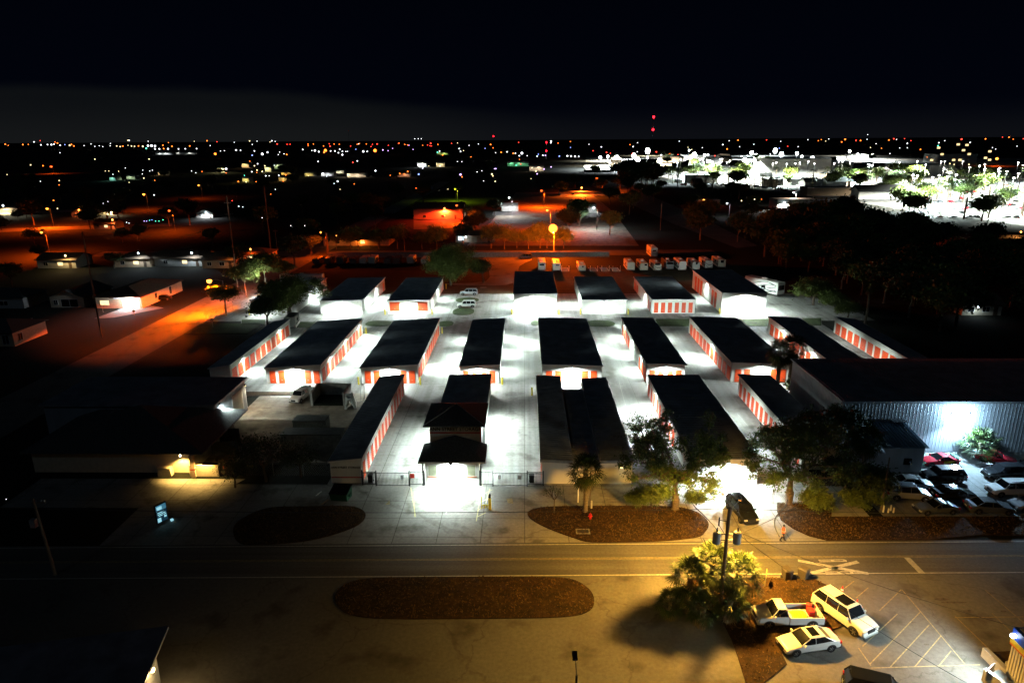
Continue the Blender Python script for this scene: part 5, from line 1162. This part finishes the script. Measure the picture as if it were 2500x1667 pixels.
for z in (7.9,8.45): b.tube((-.6,-.05,z),(.6,-.05,z),.05,n=6)
b.build('bracket', BLK, up)
b = MB(); b.tube((-.05,0,9.6),(-.75,0,9.75),.03,n=5); b.tube((-.75,0,9.2),(-.75,0,10.),.06,n=6); b.path([(-.75,0,9.3),(-.5,0,8.9),(-.2,-.1,8.4)], .02, 4); b.path([(.85,-.05,9.),(1.1,0,8.4),(.9,0,7.4),(.3,0,7.2)], .02, 4); b.build('cutout_switch', BLK, up)
LH = Vector((18.7,53.5,9.9))
b = MB(); b.path([(0,.1,9.5),(.8,1.5,10.1),(1.85,2.9,10.05)], [.04,.035,.035], 6); b.build('lamp_arm', GALV, up)
MB().loft([[(x+1.1,y+.25,z+.9) for x,y,z in q] for q in [[(.65,2.6,9.05),(.85,2.6,9.05),(.85,2.6,9.2),(.65,2.6,9.2)],[(.58,3.0,8.98),(.92,3.0,8.98),(.88,3.0,9.22),(.62,3.0,9.22)],[(.68,3.35,9.02),(.82,3.35,9.02),(.82,3.35,9.12),(.68,3.35,9.12)]]]).build('lamp_head', GALV, up)
MB().box(1.76,3.0,9.83,1.94,3.4,9.875).build('lamp_lens', SOD, up)
lamp((18.7,53.6,9.75), 42000, (1.,.50,.07), 'SPOT', .4, 162, .35, (0,0,-1))
def wire(label, pts, r=.022, sag=0, n=14, m=BLK):
    pts = [Vector(p) for p in pts]
    if len(pts) == 2: a, c = pts; pts = [a.lerp(c, i/n)-Vector((0,0,4*sag*(i/n)*(1-i/n))) for i in range(n+1)]
    o = pts[0].copy(); return tag(MB().path([p-o for p in pts], r, 5).build('overhead_wire', m, loc=o), label, 'wire')
top = Vector((16.85,50.3,10.8))
wire('overhead wire running left from the utility pole along the road', [(-75,52.5,10.4),top], .022, .9)
wire('overhead wire running right from the utility pole along the road', [top,(95,52.5,10.4)], .022, .9)
wire('thin service wire from the transformer to the lower right building', [(17.7,50.25,8.7),(kb0.x+.4,kb0.y-.3,4.7)], .018, .5)
wire('telephone cable drooping from the pole across the road to the oak', [(16.9,50.4,7.9),(38.,69.,6.5)], .022, .9)
wire('second service wire dropping from the transformer to the bottom edge', [(17.7,50.25,8.5),(31.,36.,5.)], .018, .6)
for lab, pp in (('added thick cable shaped to shade the left lane edge near the street lamp', ((1430,1240),(1450,1285),(1490,1335),(1530,1395),(1565,1450),(1592,1500))),
                ('added thick cable shaped to cast a curved shadow over the crossing marking', ((2178,1225),(2180,1275),(2150,1320),(2122,1360),(2115,1400),(2122,1440),(2132,1475),(2150,1510),(2200,1590)))):
    S_ = [G(*q) for q in pp]; t = .26
    wire(lab, [LH+(s-LH)*t for s in S_], .05)  # added cable, bent between lamp and road so its shadow draws the bands
pole('tall leaning wooden pole left of the garage house', at(248,823), 22.4, .2)
b_ = at(135,1402); pole('dim utility pole with a grey box in the dark lower left', b_, 8.2, .17, ((7.8,1.2),), lean=(-.5,0))
tag(MB().box(-.5,-.25,0,.0,.2,.8).build('pole_box', GALV, loc=(b_.x-.6,b_.y-.1,5.3)), 'grey box mounted on the dim pole in the lower left', 'box')
pole('tall wooden pole behind the low houses, left of a pair', at(580,700), 25.6, .24, ((20.5,2.4),(23.6,1.8)))
pole('tall wooden pole at the back street, right of a pair', at(663,630), 25.2, .26)
pole('small wooden pole with crossarm next to the tall pole pair', at(678,622), 9., .12, ((8.6,1.6),))
pole('wooden pole standing among the street trees', at(988,618), 11., .13, ((10.6,1.6),))
pole('thick wooden post beside the red street lamp of the back street', at(801,618), 7.5, .35)
pole('slim pole at the near corner of the car lot', at(2151,1243), 6.4, .11, name='wooden_pole', cat='pole')
pole('pale slim pole right behind the thick palm trunk', at(1440,1240), 5.8, .06, name='wooden_pole', cat='pole')
pole('slim pole at the far side of the dark back lot', at(1612,563), 12, .15, name='wooden_pole', cat='pole')
for i in range(4): wire('overhead wire of the side street, strand %s from the top' % ('one','two','three','four')[i], [(at(248,823).x,at(248,823).y,21.-2.6*i),(at(580,700).x,at(580,700).y,23.6-2.6*i)], .02, .5)
wire('long overhead wire above the back street', [(-110,250,9),(at(988,618).x,at(988,618).y,10.7)], .02, .6)
def street_lamp(label, x, y, h, mt, energy, col, r=None, arm=(1.6,0), group=None, kind='SPOT', ang_=168, bl=.3):
    P = G(x,y,h); D = P.y; r = r or max(.18, D*.0012)
    t = thing('street_lamp', label, 'street lamp', (P.x+arm[0],P.y+arm[1],0), 0, group)
    MB().tube((0,0,0),(0,0,h+.2),.11,.08,n=8).build('pole', WOODP if r < .4 else GALV, t)
    MB().path([(0,0,h+.1),(-arm[0]*.5,-arm[1]*.5,h+.45),(-arm[0],-arm[1],h+.25)], .04, 5).build('arm', GALV, t)
    hd = MB().lathe([(.06,.32),(r*.9,.16+r*.3),(r,0),(r*.6,-r*.6),(.02,-r*.8)] if r < 1.5 else [(r*math.cos(a*.2618),r*math.sin(a*.2618)) for a in range(5,-6,-1)], (-arm[0],-arm[1],0), 10).build('lamp_head', mt, t, (0,0,h))
    lamp((-arm[0],-arm[1],h-r-.25), energy*2., col, kind, .2, ang_, bl, (0,0,-1), parent=t)
    return t
street_lamp('sodium street lamp shining orange over the side street corner', 511, 687, 8.2, SOD, 62000, (1.,.11,.002), r=.6, arm=(3.2,0), ang_=160, bl=.06)
street_lamp('giant dazzling orange lamp above the back street', 1350, 558, 10, emit('lamp_giant', (1.,.24,.025), 5), 46000, (1.,.10,.002), r=1.5, arm=(.5,2.2), kind='POINT')
for x, y, h, mt, en, c, lab in [(783,568,9,SOD,5200,SODD,'red orange street lamp left of the small street trees'),(413,515,9,SODR,16000,SODD,'red orange street lamp above the dark garden street'),(115,510,9,SOD,40000,SODD,'pair of bright orange street lamps, right one, far left'),(101,568,8,SOD,26000,SODD,'orange street lamp closest to the far left edge'),
   (351,475,9,SOD,12000,SODD,'bright orange lamp among the left houses'),(1115,502,9,SODR,18000,SODD,'red street lamp in front of the red barn'),(1336,514,10,SOD,30000,SODD,'orange street lamp just above the giant lamp'),(1322,466,10,SODR,40000,SODD,'red street lamp beside the lit green tree'),(1457,436,10,SODR,60000,SODD,'red street lamp left of the dark grove'),
   (1412,495,9,emit('lamp_yellow', (1.,.8,.1), 9),9000,(1.,.8,.1),'yellow street lamp beside the filling station'),(1450,508,10,emit('lamp_white_big', (.8,.93,1.), 25),7000,(.8,.93,1.),'dazzling white floodlight of the filling station'),(1243,483,10,COOL,8000,(.9,.95,1.),'white floodlight pole over the white canopy'),(1111,462,8,LIME,9000,(.6,.9,.02),'lime green lamp in the dark middle distance'),
   (485,453,9,SOD,6000,SODD,'orange street lamp right of the teal lit building'),(125,407,9,SODR,24000,SODD,'red glowing street lamp in the upper left darkness'),(2434,388,10,SOD,16000,SODD,'orange street lamp beside the dark hotel'),(2318,553,6,SODR,700,SODD,'small red lamp at the top of the dark wood, left one'),(2424,553,6,SODR,500,SODD,'small red lamp at the top of the dark wood, right one'),(1850,402,12,emit('lamp_amber', (1.,.6,.05), 9),24000,(1.,.6,.05),'amber lamp above the shopping glare'),(1775,497,7,COOL,900,(.9,.9,1.),'small white lamp beside the two red light columns'),(1938,470,9,COOL,5000,(1.,.9,.8),'white lamp on a pale pole in front of the beige building')]:
    P = G(x,y,h); street_lamp(lab, x, y, h, mt, en, c, r=max(.3,P.y*.0016) if en > 10000 else max(.2,P.y*.0011))
# tall masts with red beacons
def mast(label, x, ys, D, rr):
    base = GD(x, 345, D); t = thing('radio_mast', label, 'mast', (base.x,D,0)); zt = GD(x, ys[0], D).z
    MB().tube((0,0,0),(0,0,zt),.5,.3,n=4).build('mast', GALV, t)
    for y in ys: z = GD(x,y,D).z; MB().lathe([(rr*.6,-rr),(rr,0),(rr*.6,rr)], (0,0,z), 8).build('beacon', REDE, t)
mast('tall mast with two red beacons above the shopping glare', 1593, (286,317), 2000, 3.2)
mast('thin mast with one red beacon on the middle horizon', 1205, (333,), 3500, 3.)
mast('thin mast with two red beacons right of the middle horizon', 1334, (348,369), 1500, 1.6)
mast('unlit thin mast on the left horizon', 852, (320,), 2500, .2)
# shopping district lamps
mhead = MB().lathe([(.35,.3),(.7,0),(.3,-.3)], (0,0,18), 8).mesh('lamp_head', emit('lamp_mall', (1.,.97,.9), 20)); mpole = MB().tube((0,0,0),(0,0,18),.15,.1,n=6).mesh('pole', BLK)
rn = random.Random(29); spots = []
for i in range(80):
    if i < 36: x, y = rn.uniform(2215,2540), rn.uniform(440,540)
    elif i < 54: x, y = rn.uniform(1870,2260), rn.uniform(436,458)
    else: x, y = rn.uniform(1640,1900), rn.uniform(425,446)
    q = at(x,y); t = thing('lamp_post', 'white lamp post in the glare of the shopping car park', 'lamp post', (q.x,q.y,0), 0, 'lamp posts of the shopping car park'); link('pole', mpole, t); link('lamp_head', mhead, t)
    lamp((q.x,q.y,17.), 170000 if y > 460 else 230000, rn.choice(((1.,.95,.8),(.8,.95,1.),(.8,1.,.9))), 'SPOT', .6, 158, .3, (0,0,-1))
for i in range(52):
    x, y = rn.uniform(1470,2150), rn.uniform(380,418); q = at(x,y); D = q.y; s = D*.0021*rn.uniform(.4,1.7)
    c = rn.choice(((1.,.95,.85),(.8,.93,1.),(.9,1.,1.),(1.,.9,.6)))
    t = thing('floodlight', 'dazzling floodlight in the glowing band of far shops', 'floodlight', (q.x,D,0), 0, 'floodlights of the far shops')
    z = GD(x, y-rn.uniform(4,14), D).z; MB().tube((0,0,0),(0,0,z),s*.12,n=5).build('pole', GALV, t); MB().lathe([(s*.6,-s),(s,0),(s*.6,s)], (0,0,z), 8).build('lamp_head', emit('flood_%d' % (i % 4), c, 12), t)
    lamp((q.x,D-3,max(z,18)+2), 1300000, c, 'SPOT', 1., 164, .3, (0,0,-1))
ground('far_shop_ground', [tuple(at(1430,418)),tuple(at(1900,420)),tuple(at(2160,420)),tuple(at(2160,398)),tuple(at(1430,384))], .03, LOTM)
# far town lights
C_ = {'W':('far_white',(.9,.95,1.),'white'),'Y':('far_yellow',(1.,.8,.4),'yellowish'),'O':('far_orange',(1.,.17,.02),'orange'),'R':('far_red',(1.,.05,.03),'red'),'B':('far_blue',(.25,.35,1.),'blue'),'G':('far_green',(.1,.9,.55),'green'),'P':('far_violet',(.6,.4,1.),'violet')}
lm = {}
def far_lamp(x, y, c, r):
    D = 31/math.tan(max(.0072, (y-341+ (x-1280)*.0061)/1667.)); D = min(D, 4300); P = GD(x, y, D); s = round(max(1., r*.55)*2)/2; k = (c, s)
    if k not in lm: lm[k] = MB().lathe([(.5,-.8),(1,0),(.5,.8)], (0,0,0), 6).mesh('far_lamp', emit(C_[c][0], C_[c][1], {'W':3.5,'Y':3.,'O':6.,'R':5.}.get(c, 4.)))
    o = link('far_lamp', lm[k], None, P); f = D/1667*s; o.scale = (f,f,f)
    tag(o, 'tiny %s lamp among the lights of the far town' % C_[c][2], 'lamp', '%s lamps of the far town' % C_[c][2])
Z = {}
tbl = [(0,"60,718,O,3 95,732,O,2 262,722,O,3 325,720,O,2 470,725,W,3 545,722,W,3 590,722,W,4 620,718,W,3 690,730,W,3 745,722,B,2 800,730,Y,4 820,720,O,3 848,738,O,3 965,733,W,2 1045,715,W,1 1090,742,W,1 1140,735,W,1 1180,745,W,2 1265,735,W,2 1340,738,Y,3 1380,745,Y,3 1410,740,O,3 1470,730,Y,2 1510,738,Y,3 1545,742,Y,3 1590,738,O,3 1640,742,Y,4 1700,735,W,5 1740,735,W,6 1780,738,W,5 1680,765,G,4 1780,770,W,4 1830,772,W,4 1880,768,O,3 1930,770,W,4 1870,730,O,3 1975,742,O,3 2050,772,W,3 2128,770,W,3 2258,768,W,3 2178,738,O,3 1090,890,Y,3 1712,888,Y,3 352,955,Y,3 1210,1025,Y,2 1250,1025,Y,2 680,1185,O,2 1440,990,W,1 1640,1015,W,1 1720,1025,W,2 1750,1015,W,1 1635,1058,W,1 2200,1025,W,2 2250,1045,W,2 2320,1030,O,2 660,1455,Y,3 615,1362,O,3 1770,1300,W,3 1185,1395,W,2 1240,1375,W,1"),
 (500,"62,733,W,1 180,795,W,2 120,828,O,6 225,792,W,1 360,785,W,4 410,788,W,3 545,720,W,2 570,795,W,3 600,683,W,1 545,845,B,3 660,830,W,6 720,810,W,4 808,685,W,1 945,718,R,2 980,718,R,2 860,808,W,2 910,828,W,2 1125,778,W,3 1185,715,O,2 1187,733,O,2 1248,715,O,2 1230,790,W,2 1265,790,W,5 1310,803,W,4 1365,738,O,2 1385,788,O,7 1370,810,O,4 1430,713,R,1 1440,742,R,3 1445,795,W,3 1485,715,O,1 1495,795,W,3 1545,718,O,2 1550,775,W,3 1535,815,W,3 1580,800,W,3 1580,838,W,4 1620,800,W,2 1640,800,W,2 1675,738,R,1 1735,775,B,2 1750,718,O,1 1775,710,O,2 1820,800,W,5 1855,715,O,2 1865,800,W,3 1910,745,R,2 1925,720,R,1 1955,790,O,8 1980,715,R,3 2045,783,P,3 2108,730,R,2 2105,792,P,2 2157,765,P,2 2230,705,O,2 2297,720,O,2 2328,727,O,2 2345,730,P,2 245,1000,W,5 570,965,Y,3 690,965,Y,3 800,960,W,2 835,958,Y,2 600,1015,Y,3 540,1033,W,3 660,1030,Y,3 455,1075,G,2 700,1080,W,3 740,1080,W,2 850,1075,W,3 930,1070,O,3 1190,1080,Y,2 1355,1055,W,5 1400,1085,W,2 1960,1022,W,4 2240,1055,O,3 2290,1060,O,3 2330,1030,O,3 2130,1075,O,2 1525,1143,W,4 1485,1168,W,2 385,1145,O,3 475,1150,Y,3 590,1147,O,2 900,1138,O,3 810,1235,W,2 1553,1235,Y,2 757,1290,O,2 390,1430,W,3 437,1437,W,2 315,1365,R,2"),
 (1000,"60,655,W,2 100,655,W,2 135,655,W,2 150,730,O,2 205,727,R,2 235,735,R,1 250,737,R,2 325,720,O,2 482,708,R,2 550,703,Y,1 40,778,P,2 345,797,W,3 380,840,O,3 320,810,G,3 570,768,W,3 585,800,W,3 620,790,Y,2 683,730,W,1 705,862,O,2 790,715,W,1 867,765,B,2 930,720,O,3 960,760,O,2 988,815,W,2 1052,810,O,3 1120,805,W,3 1190,822,O,3 1215,822,W,3 1290,820,W,6 1260,850,W,3 1262,893,O,2 1275,945,R,3 1253,697,R,1 1350,850,W,1 1465,855,W,3 1478,832,B,2 1530,845,W,3 1560,845,P,3 1720,855,B,3 1812,852,W,4 1855,855,W,4 1900,857,W,4 1942,857,W,3 1848,755,B,2 2108,792,R,2 2190,870,W,9 2202,748,W,3 2262,812,R,3 2305,822,R,2 2060,718,W,1 120,970,W,5 150,990,W,3 220,967,Y,2 350,968,W,2 105,1062,B,4 585,1065,P,5 550,917,W,2 600,917,W,1 775,1035,W,2 830,1022,W,2 945,1060,Y,4 990,998,P,3 975,998,P,2 1395,1113,Y,2 1450,1025,Y,4 1465,1057,P,3 1545,1003,P,3 1625,978,P,3 1225,958,G,3 75,1222,O,2 850,1138,W,1 440,1233,Y,2 520,207,W,0"),
 (1500,"30,860,W,9 215,745,W,3 265,700,W,1 180,722,O,2 208,825,R,3 263,805,W,1 405,800,R,3 482,805,R,3 540,840,W,3 635,830,O,4 730,840,R,3 765,890,W,5 875,850,Y,6 920,870,Y,6 745,683,W,1 845,753,Y,1 888,778,Y,2 1010,757,W,2 1075,840,W,6 1155,850,R,3 1245,722,W,3 1295,772,O,3 1420,672,O,3 1438,745,W,2 1602,718,W,1 1318,678,W,1 1465,855,W,2 1528,848,W,3 1748,668,R,1 1895,763,B,2 1910,685,W,2 1990,742,R,2 2110,745,W,1 2222,665,W,2 2342,677,O,2 1790,830,W,1 1290,1395,W,3 1460,1365,Y,3 1610,1350,Y,3 1690,1350,O,2 1455,858,W,2"),
 (2000,"25,665,O,2 110,657,W,1 75,682,Y,1 298,662,O,4 258,692,O,3 423,675,R,3 475,675,O,3 550,662,W,2 557,608,W,1 653,712,W,2 590,755,Y,2 715,765,O,2 490,835,W,2 325,858,W,1 812,825,W,2 800,670,O,3 857,655,R,3 888,663,W,1 980,655,R,2 1053,677,R,2 1012,708,W,3 1012,758,W,2 925,760,W,2 1163,777,O,3 1240,865,O,2 1375,700,W,3 1365,735,G,3 1443,677,W,1 1635,660,R,4 1733,697,W,3 1910,657,O,3 2105,637,R,2 2180,637,O,3 2228,660,O,2 1990,757,W,1 2027,773,W,1 2272,740,W,1 2345,655,R,1 1550,950,Y,3 1500,940,Y,3 1720,950,Y,3 1080,1060,W,4 980,1035,W,4 1240,1040,W,4 410,905,W,4 210,890,W,3 2060,1025,W,4")]
for ox, s_ in tbl:
    for e in s_.split():
        a = e.split(',')
        if a[3] != '0': far_lamp(ox+float(a[0])/4.704, 200+float(a[1])/4.704, a[2], float(a[3])*.95)
far_lamp(101+4,405,'O',3)
for x, y, c in [(352,540,'P'),(358,540,'P'),(365,538,'G'),(371,537,'B'),(380,540,'G'),(388,540,'G'),(398,537,'G'),(309,543,'W'),(315,545,'W'),(640,532,'W'),(710,551,'W'),(744,551,'W'),(15,1218,'W')]: far_lamp(x,y,c,2.2)
# ------------------------------------------------------------------ person
def person(label, p, rz, sc=1.):
    root = thing('person', label, 'person', p, rz)
    V_ = [(0,0,.95,.15,.11),(0,0,1.12,.14,.10),(0,.01,1.30,.17,.115),(0,.02,1.43,.15,.10),(0,.015,1.50,.06,.06),(0,.0,1.60,.075,.09),(0,-.005,1.70,.085,.10),(0,0,1.77,.06,.07)]
    E_ = [(i,i+1) for i in range(7)]; v = [q[:3] for q in V_]; r = [q[3:] for q in V_]
    def add(pts, start):
        pr = start
        for x,y,z,a in pts: v.append((x,y,z)); r.append((a,a)); E_.append((pr,len(v)-1)); pr = len(v)-1
        return pr
    for s in (-1, 1):
        st = -1 if s < 0 else 1
        add([(s*.10,0,.88,.095),(s*.115,-.06-.0*s,.50,.065) if s > 0 else (s*.115,.05,.50,.065),(s*.12,(-.16 if s > 0 else .24),.09,.045),(s*.12,(-.30 if s > 0 else .12),.04,.035)], 0)
        h = add([(s*.20,.01,1.42,.055),(s*.27,.04 if s > 0 else -.02,1.15,.042),(s*.22,-.16,.98 if s > 0 else 1.02,.033),(s*.20,-.25,.98,.03)], 3)
        for k in range(4): add([(s*(.175+.018*k),-.31,.975,.009),(s*(.175+.018*k),-.33+.004*k,.945,.008)], h)
        add([(s*.165,-.26,.96,.011),(s*.150,-.29,.94,.009)], h)
    me = bpy.data.meshes.new('body'); me.from_pydata(v, E_, []); me.materials.append(mat('skin', (.35,.2,.13), .6))
    o = link('body', me, root); sk = o.modifiers.new('skin', 'SKIN'); ls_ = me.skin_vertices[0].data
    for i, q in enumerate(r): ls_[i].radius = q
    ls_[0].use_root = True; ss = o.modifiers.new('sub', 'SUBSURF'); ss.levels = ss.render_levels = 1
    b = MB(); el = lambda z, a, c, y=0: [(a*math.cos(t), y+c*math.sin(t), z) for t in [2*math.pi*i/12 for i in range(12)]]
    b.loft([el(.92,.21,.16),el(1.1,.20,.16),el(1.3,.235,.165,.01),el(1.44,.215,.14,.02),el(1.5,.10,.09,.015)], cap=False); b.build('vest', mat('vest_orange', (.95,.14,.03), .7), root)
    b = MB(); b.loft([el(1.12,.206,.166),el(1.18,.212,.166)], cap=False); b.box(.08,-.175,.95,.12,-.155,1.42); b.box(-.12,-.175,.95,-.08,-.155,1.42); b.build('reflective_strip', TRIM, root)
    for s in (-1, 1):
        b = MB(); kn = (s*.115,-.06 if s > 0 else .05,.5); an_ = (s*.12,-.16 if s > 0 else .24,.12)
        b.path([(s*.09,0,.97),(s*.105,-.02,.8),kn,an_], [.12,.11,.085,.07], 10); b.build('trouser_leg', mat('dark_cloth', (.02,.02,.03), .9), root)
        MB().path([(s*.12,an_[1]+.05,.06),(s*.12,an_[1]-.2,.045)], [.055,.045], 8).build('shoe', BLK, root)
        MB().path([(s*.20,.01,1.43),(s*.25,.02,1.25)], [.065,.055], 8).build('sleeve', mat('vest_orange', (.95,.14,.03), .7), root)
    MB().lathe([(.07,1.655),(.10,1.70),(.098,1.76),(.05,1.82)], (0,.015,0), 12).build('hair', mat('dark_hair', (.02,.015,.01), .8), root)
    b = MB(); b.lathe([(.012,0),(.015,.02),(.004,.03)], (0,-.105,1.65), 6); b.build('nose', mat('skin', (.35,.2,.13), .6), root)
    for s in (-1, 1): MB().lathe([(.008,0),(.012,.01),(.006,.02)], (s*.032,-.092,1.675), 6).build('eye', BLK, root); MB().lathe([(.01,0),(.02,.02),(.012,.05)], (s*.088,0,1.65), 6).build('ear', mat('skin', (.35,.2,.13), .6), root)
    root.scale = (sc,sc,sc); return root
person('person in a bright orange vest and dark trousers striding along the road edge', (26.7,62.5,.012), R(70), 1.03)
# ------------------------------------------------------------------ sky
w = bpy.data.worlds.new('World'); scene.world = w; w.use_nodes = True; nt = w.node_tree; NL = nt.links; bg = nt.nodes['Background']
sky = nt.nodes.new('ShaderNodeTexSky'); sky.sky_type = 'NISHITA'; sky.sun_disc = False; sky.sun_elevation = R(-4); sky.sun_rotation = R(200)
tc = nt.nodes.new('ShaderNodeTexCoord'); sep = nt.nodes.new('ShaderNodeSeparateXYZ'); NL.new(tc.outputs['Generated'], sep.inputs[0])
def mth(op, a, b=None, c=None, clamp=False):
    n = nt.nodes.new('ShaderNodeMath'); n.operation = op; n.use_clamp = clamp
    for i, q in enumerate((a,b,c)):
        if q is None: continue
        if isinstance(q, (int,float)): n.inputs[i].default_value = q
        else: NL.new(q, n.inputs[i])
    return n.outputs[0]
def mr(v, a, b, c=0., d=1.):
    n = nt.nodes.new('ShaderNodeMapRange'); n.interpolation_type = 'SMOOTHSTEP'; NL.new(v, n.inputs[0])
    for i, q in zip((1,2,3,4), (a,b,c,d)): n.inputs[i].default_value = q
    return n.outputs[0]
ns = nt.nodes.new('ShaderNodeTexNoise'); ns.inputs['Scale'].default_value = 3.5; ns.inputs['Detail'].default_value = 5
mp = nt.nodes.new('ShaderNodeMapping'); mp.inputs['Scale'].default_value = (1,1,3.5); NL.new(tc.outputs['Generated'], mp.inputs[0]); NL.new(mp.outputs[0], ns.inputs['Vector'])
az = mth('DIVIDE', sep.outputs[0], sep.outputs[1]); el_ = sep.outputs[2]
# a low bank of cloud on the left, lit by the town
edge = mth('ADD', el_, mth('MULTIPLY', mth('SUBTRACT', ns.outputs['Fac'], .5), .03))
edge = mth('ADD', edge, mth('MULTIPLY', mr(az, -.45, .15), .035))
bank = mth('MULTIPLY', mr(edge, .071, .055), mr(az, .12, -.30))
bank = mth('MULTIPLY', bank, mth('ADD', .6, mth('MULTIPLY', ns.outputs['Fac'], .8)))
low = mr(el_, .05, .0)
def vscale(col, f):
    n = nt.nodes.new('ShaderNodeVectorMath'); n.operation = 'SCALE'; n.inputs[0].default_value = col; NL.new(f, n.inputs[3]) if not isinstance(f, (int,float)) else None
    if isinstance(f, (int,float)): n.inputs[3].default_value = f
    return n.outputs[0]
def vadd(a, b):
    n = nt.nodes.new('ShaderNodeVectorMath'); NL.new(a, n.inputs[0]); NL.new(b, n.inputs[1]); return n.outputs[0]
s2 = nt.nodes.new('ShaderNodeVectorMath'); s2.operation = 'SCALE'; s2.inputs[3].default_value = .0012; NL.new(sky.outputs[0], s2.inputs[0])
base = vscale((.0005,.0010,.0032), mr(el_, .45, .02, .25, 1.))
c = vadd(vadd(base, vscale((.0036,.0039,.0027), bank)), vadd(vscale((.0034,.0034,.0030), low), s2.outputs[0]))
NL.new(c, bg.inputs[0]); bg.inputs[1].default_value = 1.
# ------------------------------------------------------------------ render settings
scene.render.engine = 'CYCLES'; cy = scene.cycles
cy.max_bounces = 4; cy.diffuse_bounces = 2; cy.glossy_bounces = 2; cy.transmission_bounces = 2; cy.volume_bounces = 0
cy.sample_clamp_indirect = 3; cy.sample_clamp_direct = 0; cy.use_denoising = True; cy.use_light_tree = True
cy.caustics_reflective = False; cy.caustics_refractive = False
scene.view_settings.view_transform = 'Standard'; scene.view_settings.look = 'None'; scene.view_settings.exposure = 0; scene.view_settings.gamma = 1
lamp((-67.5,176,4.5), 6000, (.9,1.,.9), 'SPOT', .2, 130, .5, (-.8,.3,-.1))
# street lamp on a tall pole at the bottom edge
bp_ = G(1403,1600,9.3); sl = thing('street_lamp', 'tall slim street lamp seen from above at the bottom edge', 'street lamp', (bp_.x,bp_.y-1.6,0))
MB().tube((0,0,0),(0,0,9.3),.1,.07,n=8).build('pole', BLK, sl); MB().path([(0,0,9.2),(0,.8,9.45),(0,1.4,9.4)], .035, 5).build('arm', BLK, sl)
MB().box(-.16,1.2,9.3,.16,1.9,9.42).build('lamp_head', BLK, sl); MB().box(-.12,1.25,9.27,.12,1.85,9.298).build('lamp_lens', SOD, sl)
lamp((0,1.55,9.2), 4600, (1.,.60,.10), 'SPOT', .2, 158, .7, (-.1,.35,-1), sl)
# grass blades on the islands
def blades(polys, dens, hgt, m):
    rg = np.random.default_rng(3); P = []
    for p in polys:
        xs = [q[0] for q in p]; ys = [q[1] for q in p]; n = int((max(xs)-min(xs))*(max(ys)-min(ys))*dens)
        c = np.column_stack([rg.uniform(min(xs),max(xs),n), rg.uniform(min(ys),max(ys),n)])
        P += [q for q in c if poly_in(q, p)]
    P = np.array(P); n = len(P); C3 = np.column_stack([P, np.full(n,.1+hgt/2)]); a = rg.uniform(0,6.28,n)
    A = np.column_stack([np.cos(a),np.sin(a),np.zeros(n)])*.05; B = np.column_stack([rg.normal(0,.05,n),rg.normal(0,.05,n),hgt*(.25+.4*rg.random(n))])
    return quads('grass_blades', C3, A, B, m)
isl = [[(v.co.x, v.co.y) for v in o.data.vertices][:len(o.data.vertices)//2] for o in bpy.data.objects if o.name.startswith(('grass_island','planting_bed','grass_verge'))]
gb = link('grass', blades(isl, 16, .12, mat('grass_blade', (.11,.06,.018), .9, var=.4, scale=.6)))
tag(gb, kind='stuff')
# faint blue fill sun, added to lift the dark roofs and woods
sun = bpy.data.lights.new('fill_sun', 'SUN'); sun.energy = .04; sun.color = (.5,.75,1.); sun.angle = R(8)
so = bpy.data.objects.new('fill_sun', sun); COL.objects.link(so); so.rotation_euler = Vector((.45,.75,-.75)).to_track_quat('-Z','Y').to_euler()
rn = random.Random(44)
for i in range(46):
    if i < 24: x, y = rn.uniform(0,1400), rn.uniform(343,352)
    else: x, y = rn.uniform(0,1250), rn.uniform(372,450)
    far_lamp(x, y, rn.choice('WWYOORWOY'), rn.uniform(1.6,3.2))

rn = random.Random(71); drk = mat('dark_roof', (.03,.035,.035), .8)
for i in range(34):
    x, y = (rn.uniform(1490,2150), rn.uniform(386,420)) if i < 22 else (rn.uniform(1640,2100), rn.uniform(438,462))
    P = at(x, y); D = P[1]; W = rn.uniform(18,46)*D/1667
    wc = rn.choice(('pale','grey','tan')); o = house('%s walled shop with dark roof in the glowing shopping district' % wc, P, W, 14, rn.uniform(4,8)*(1.3 if D > 900 else .8), roof=rn.choice(('flat','gable','hip')), ridge='x', rh=3, rm=drk, wm={'pale':STUW,'grey':STUG,'tan':STUO}[wc], name='shop_building', cat='building', group='shops of the glowing district')
for i in range(40):
    x, y = rn.uniform(1450,2200), rn.uniform(384,440)
    if i > 26: x, y = rn.uniform(2150,2500), rn.uniform(440,500)
    tree('dark tree standing between the glowing shops', wood[i % 3], at(x,y), i, rn.uniform(.7,1.1), group='dark trees of the shopping district')
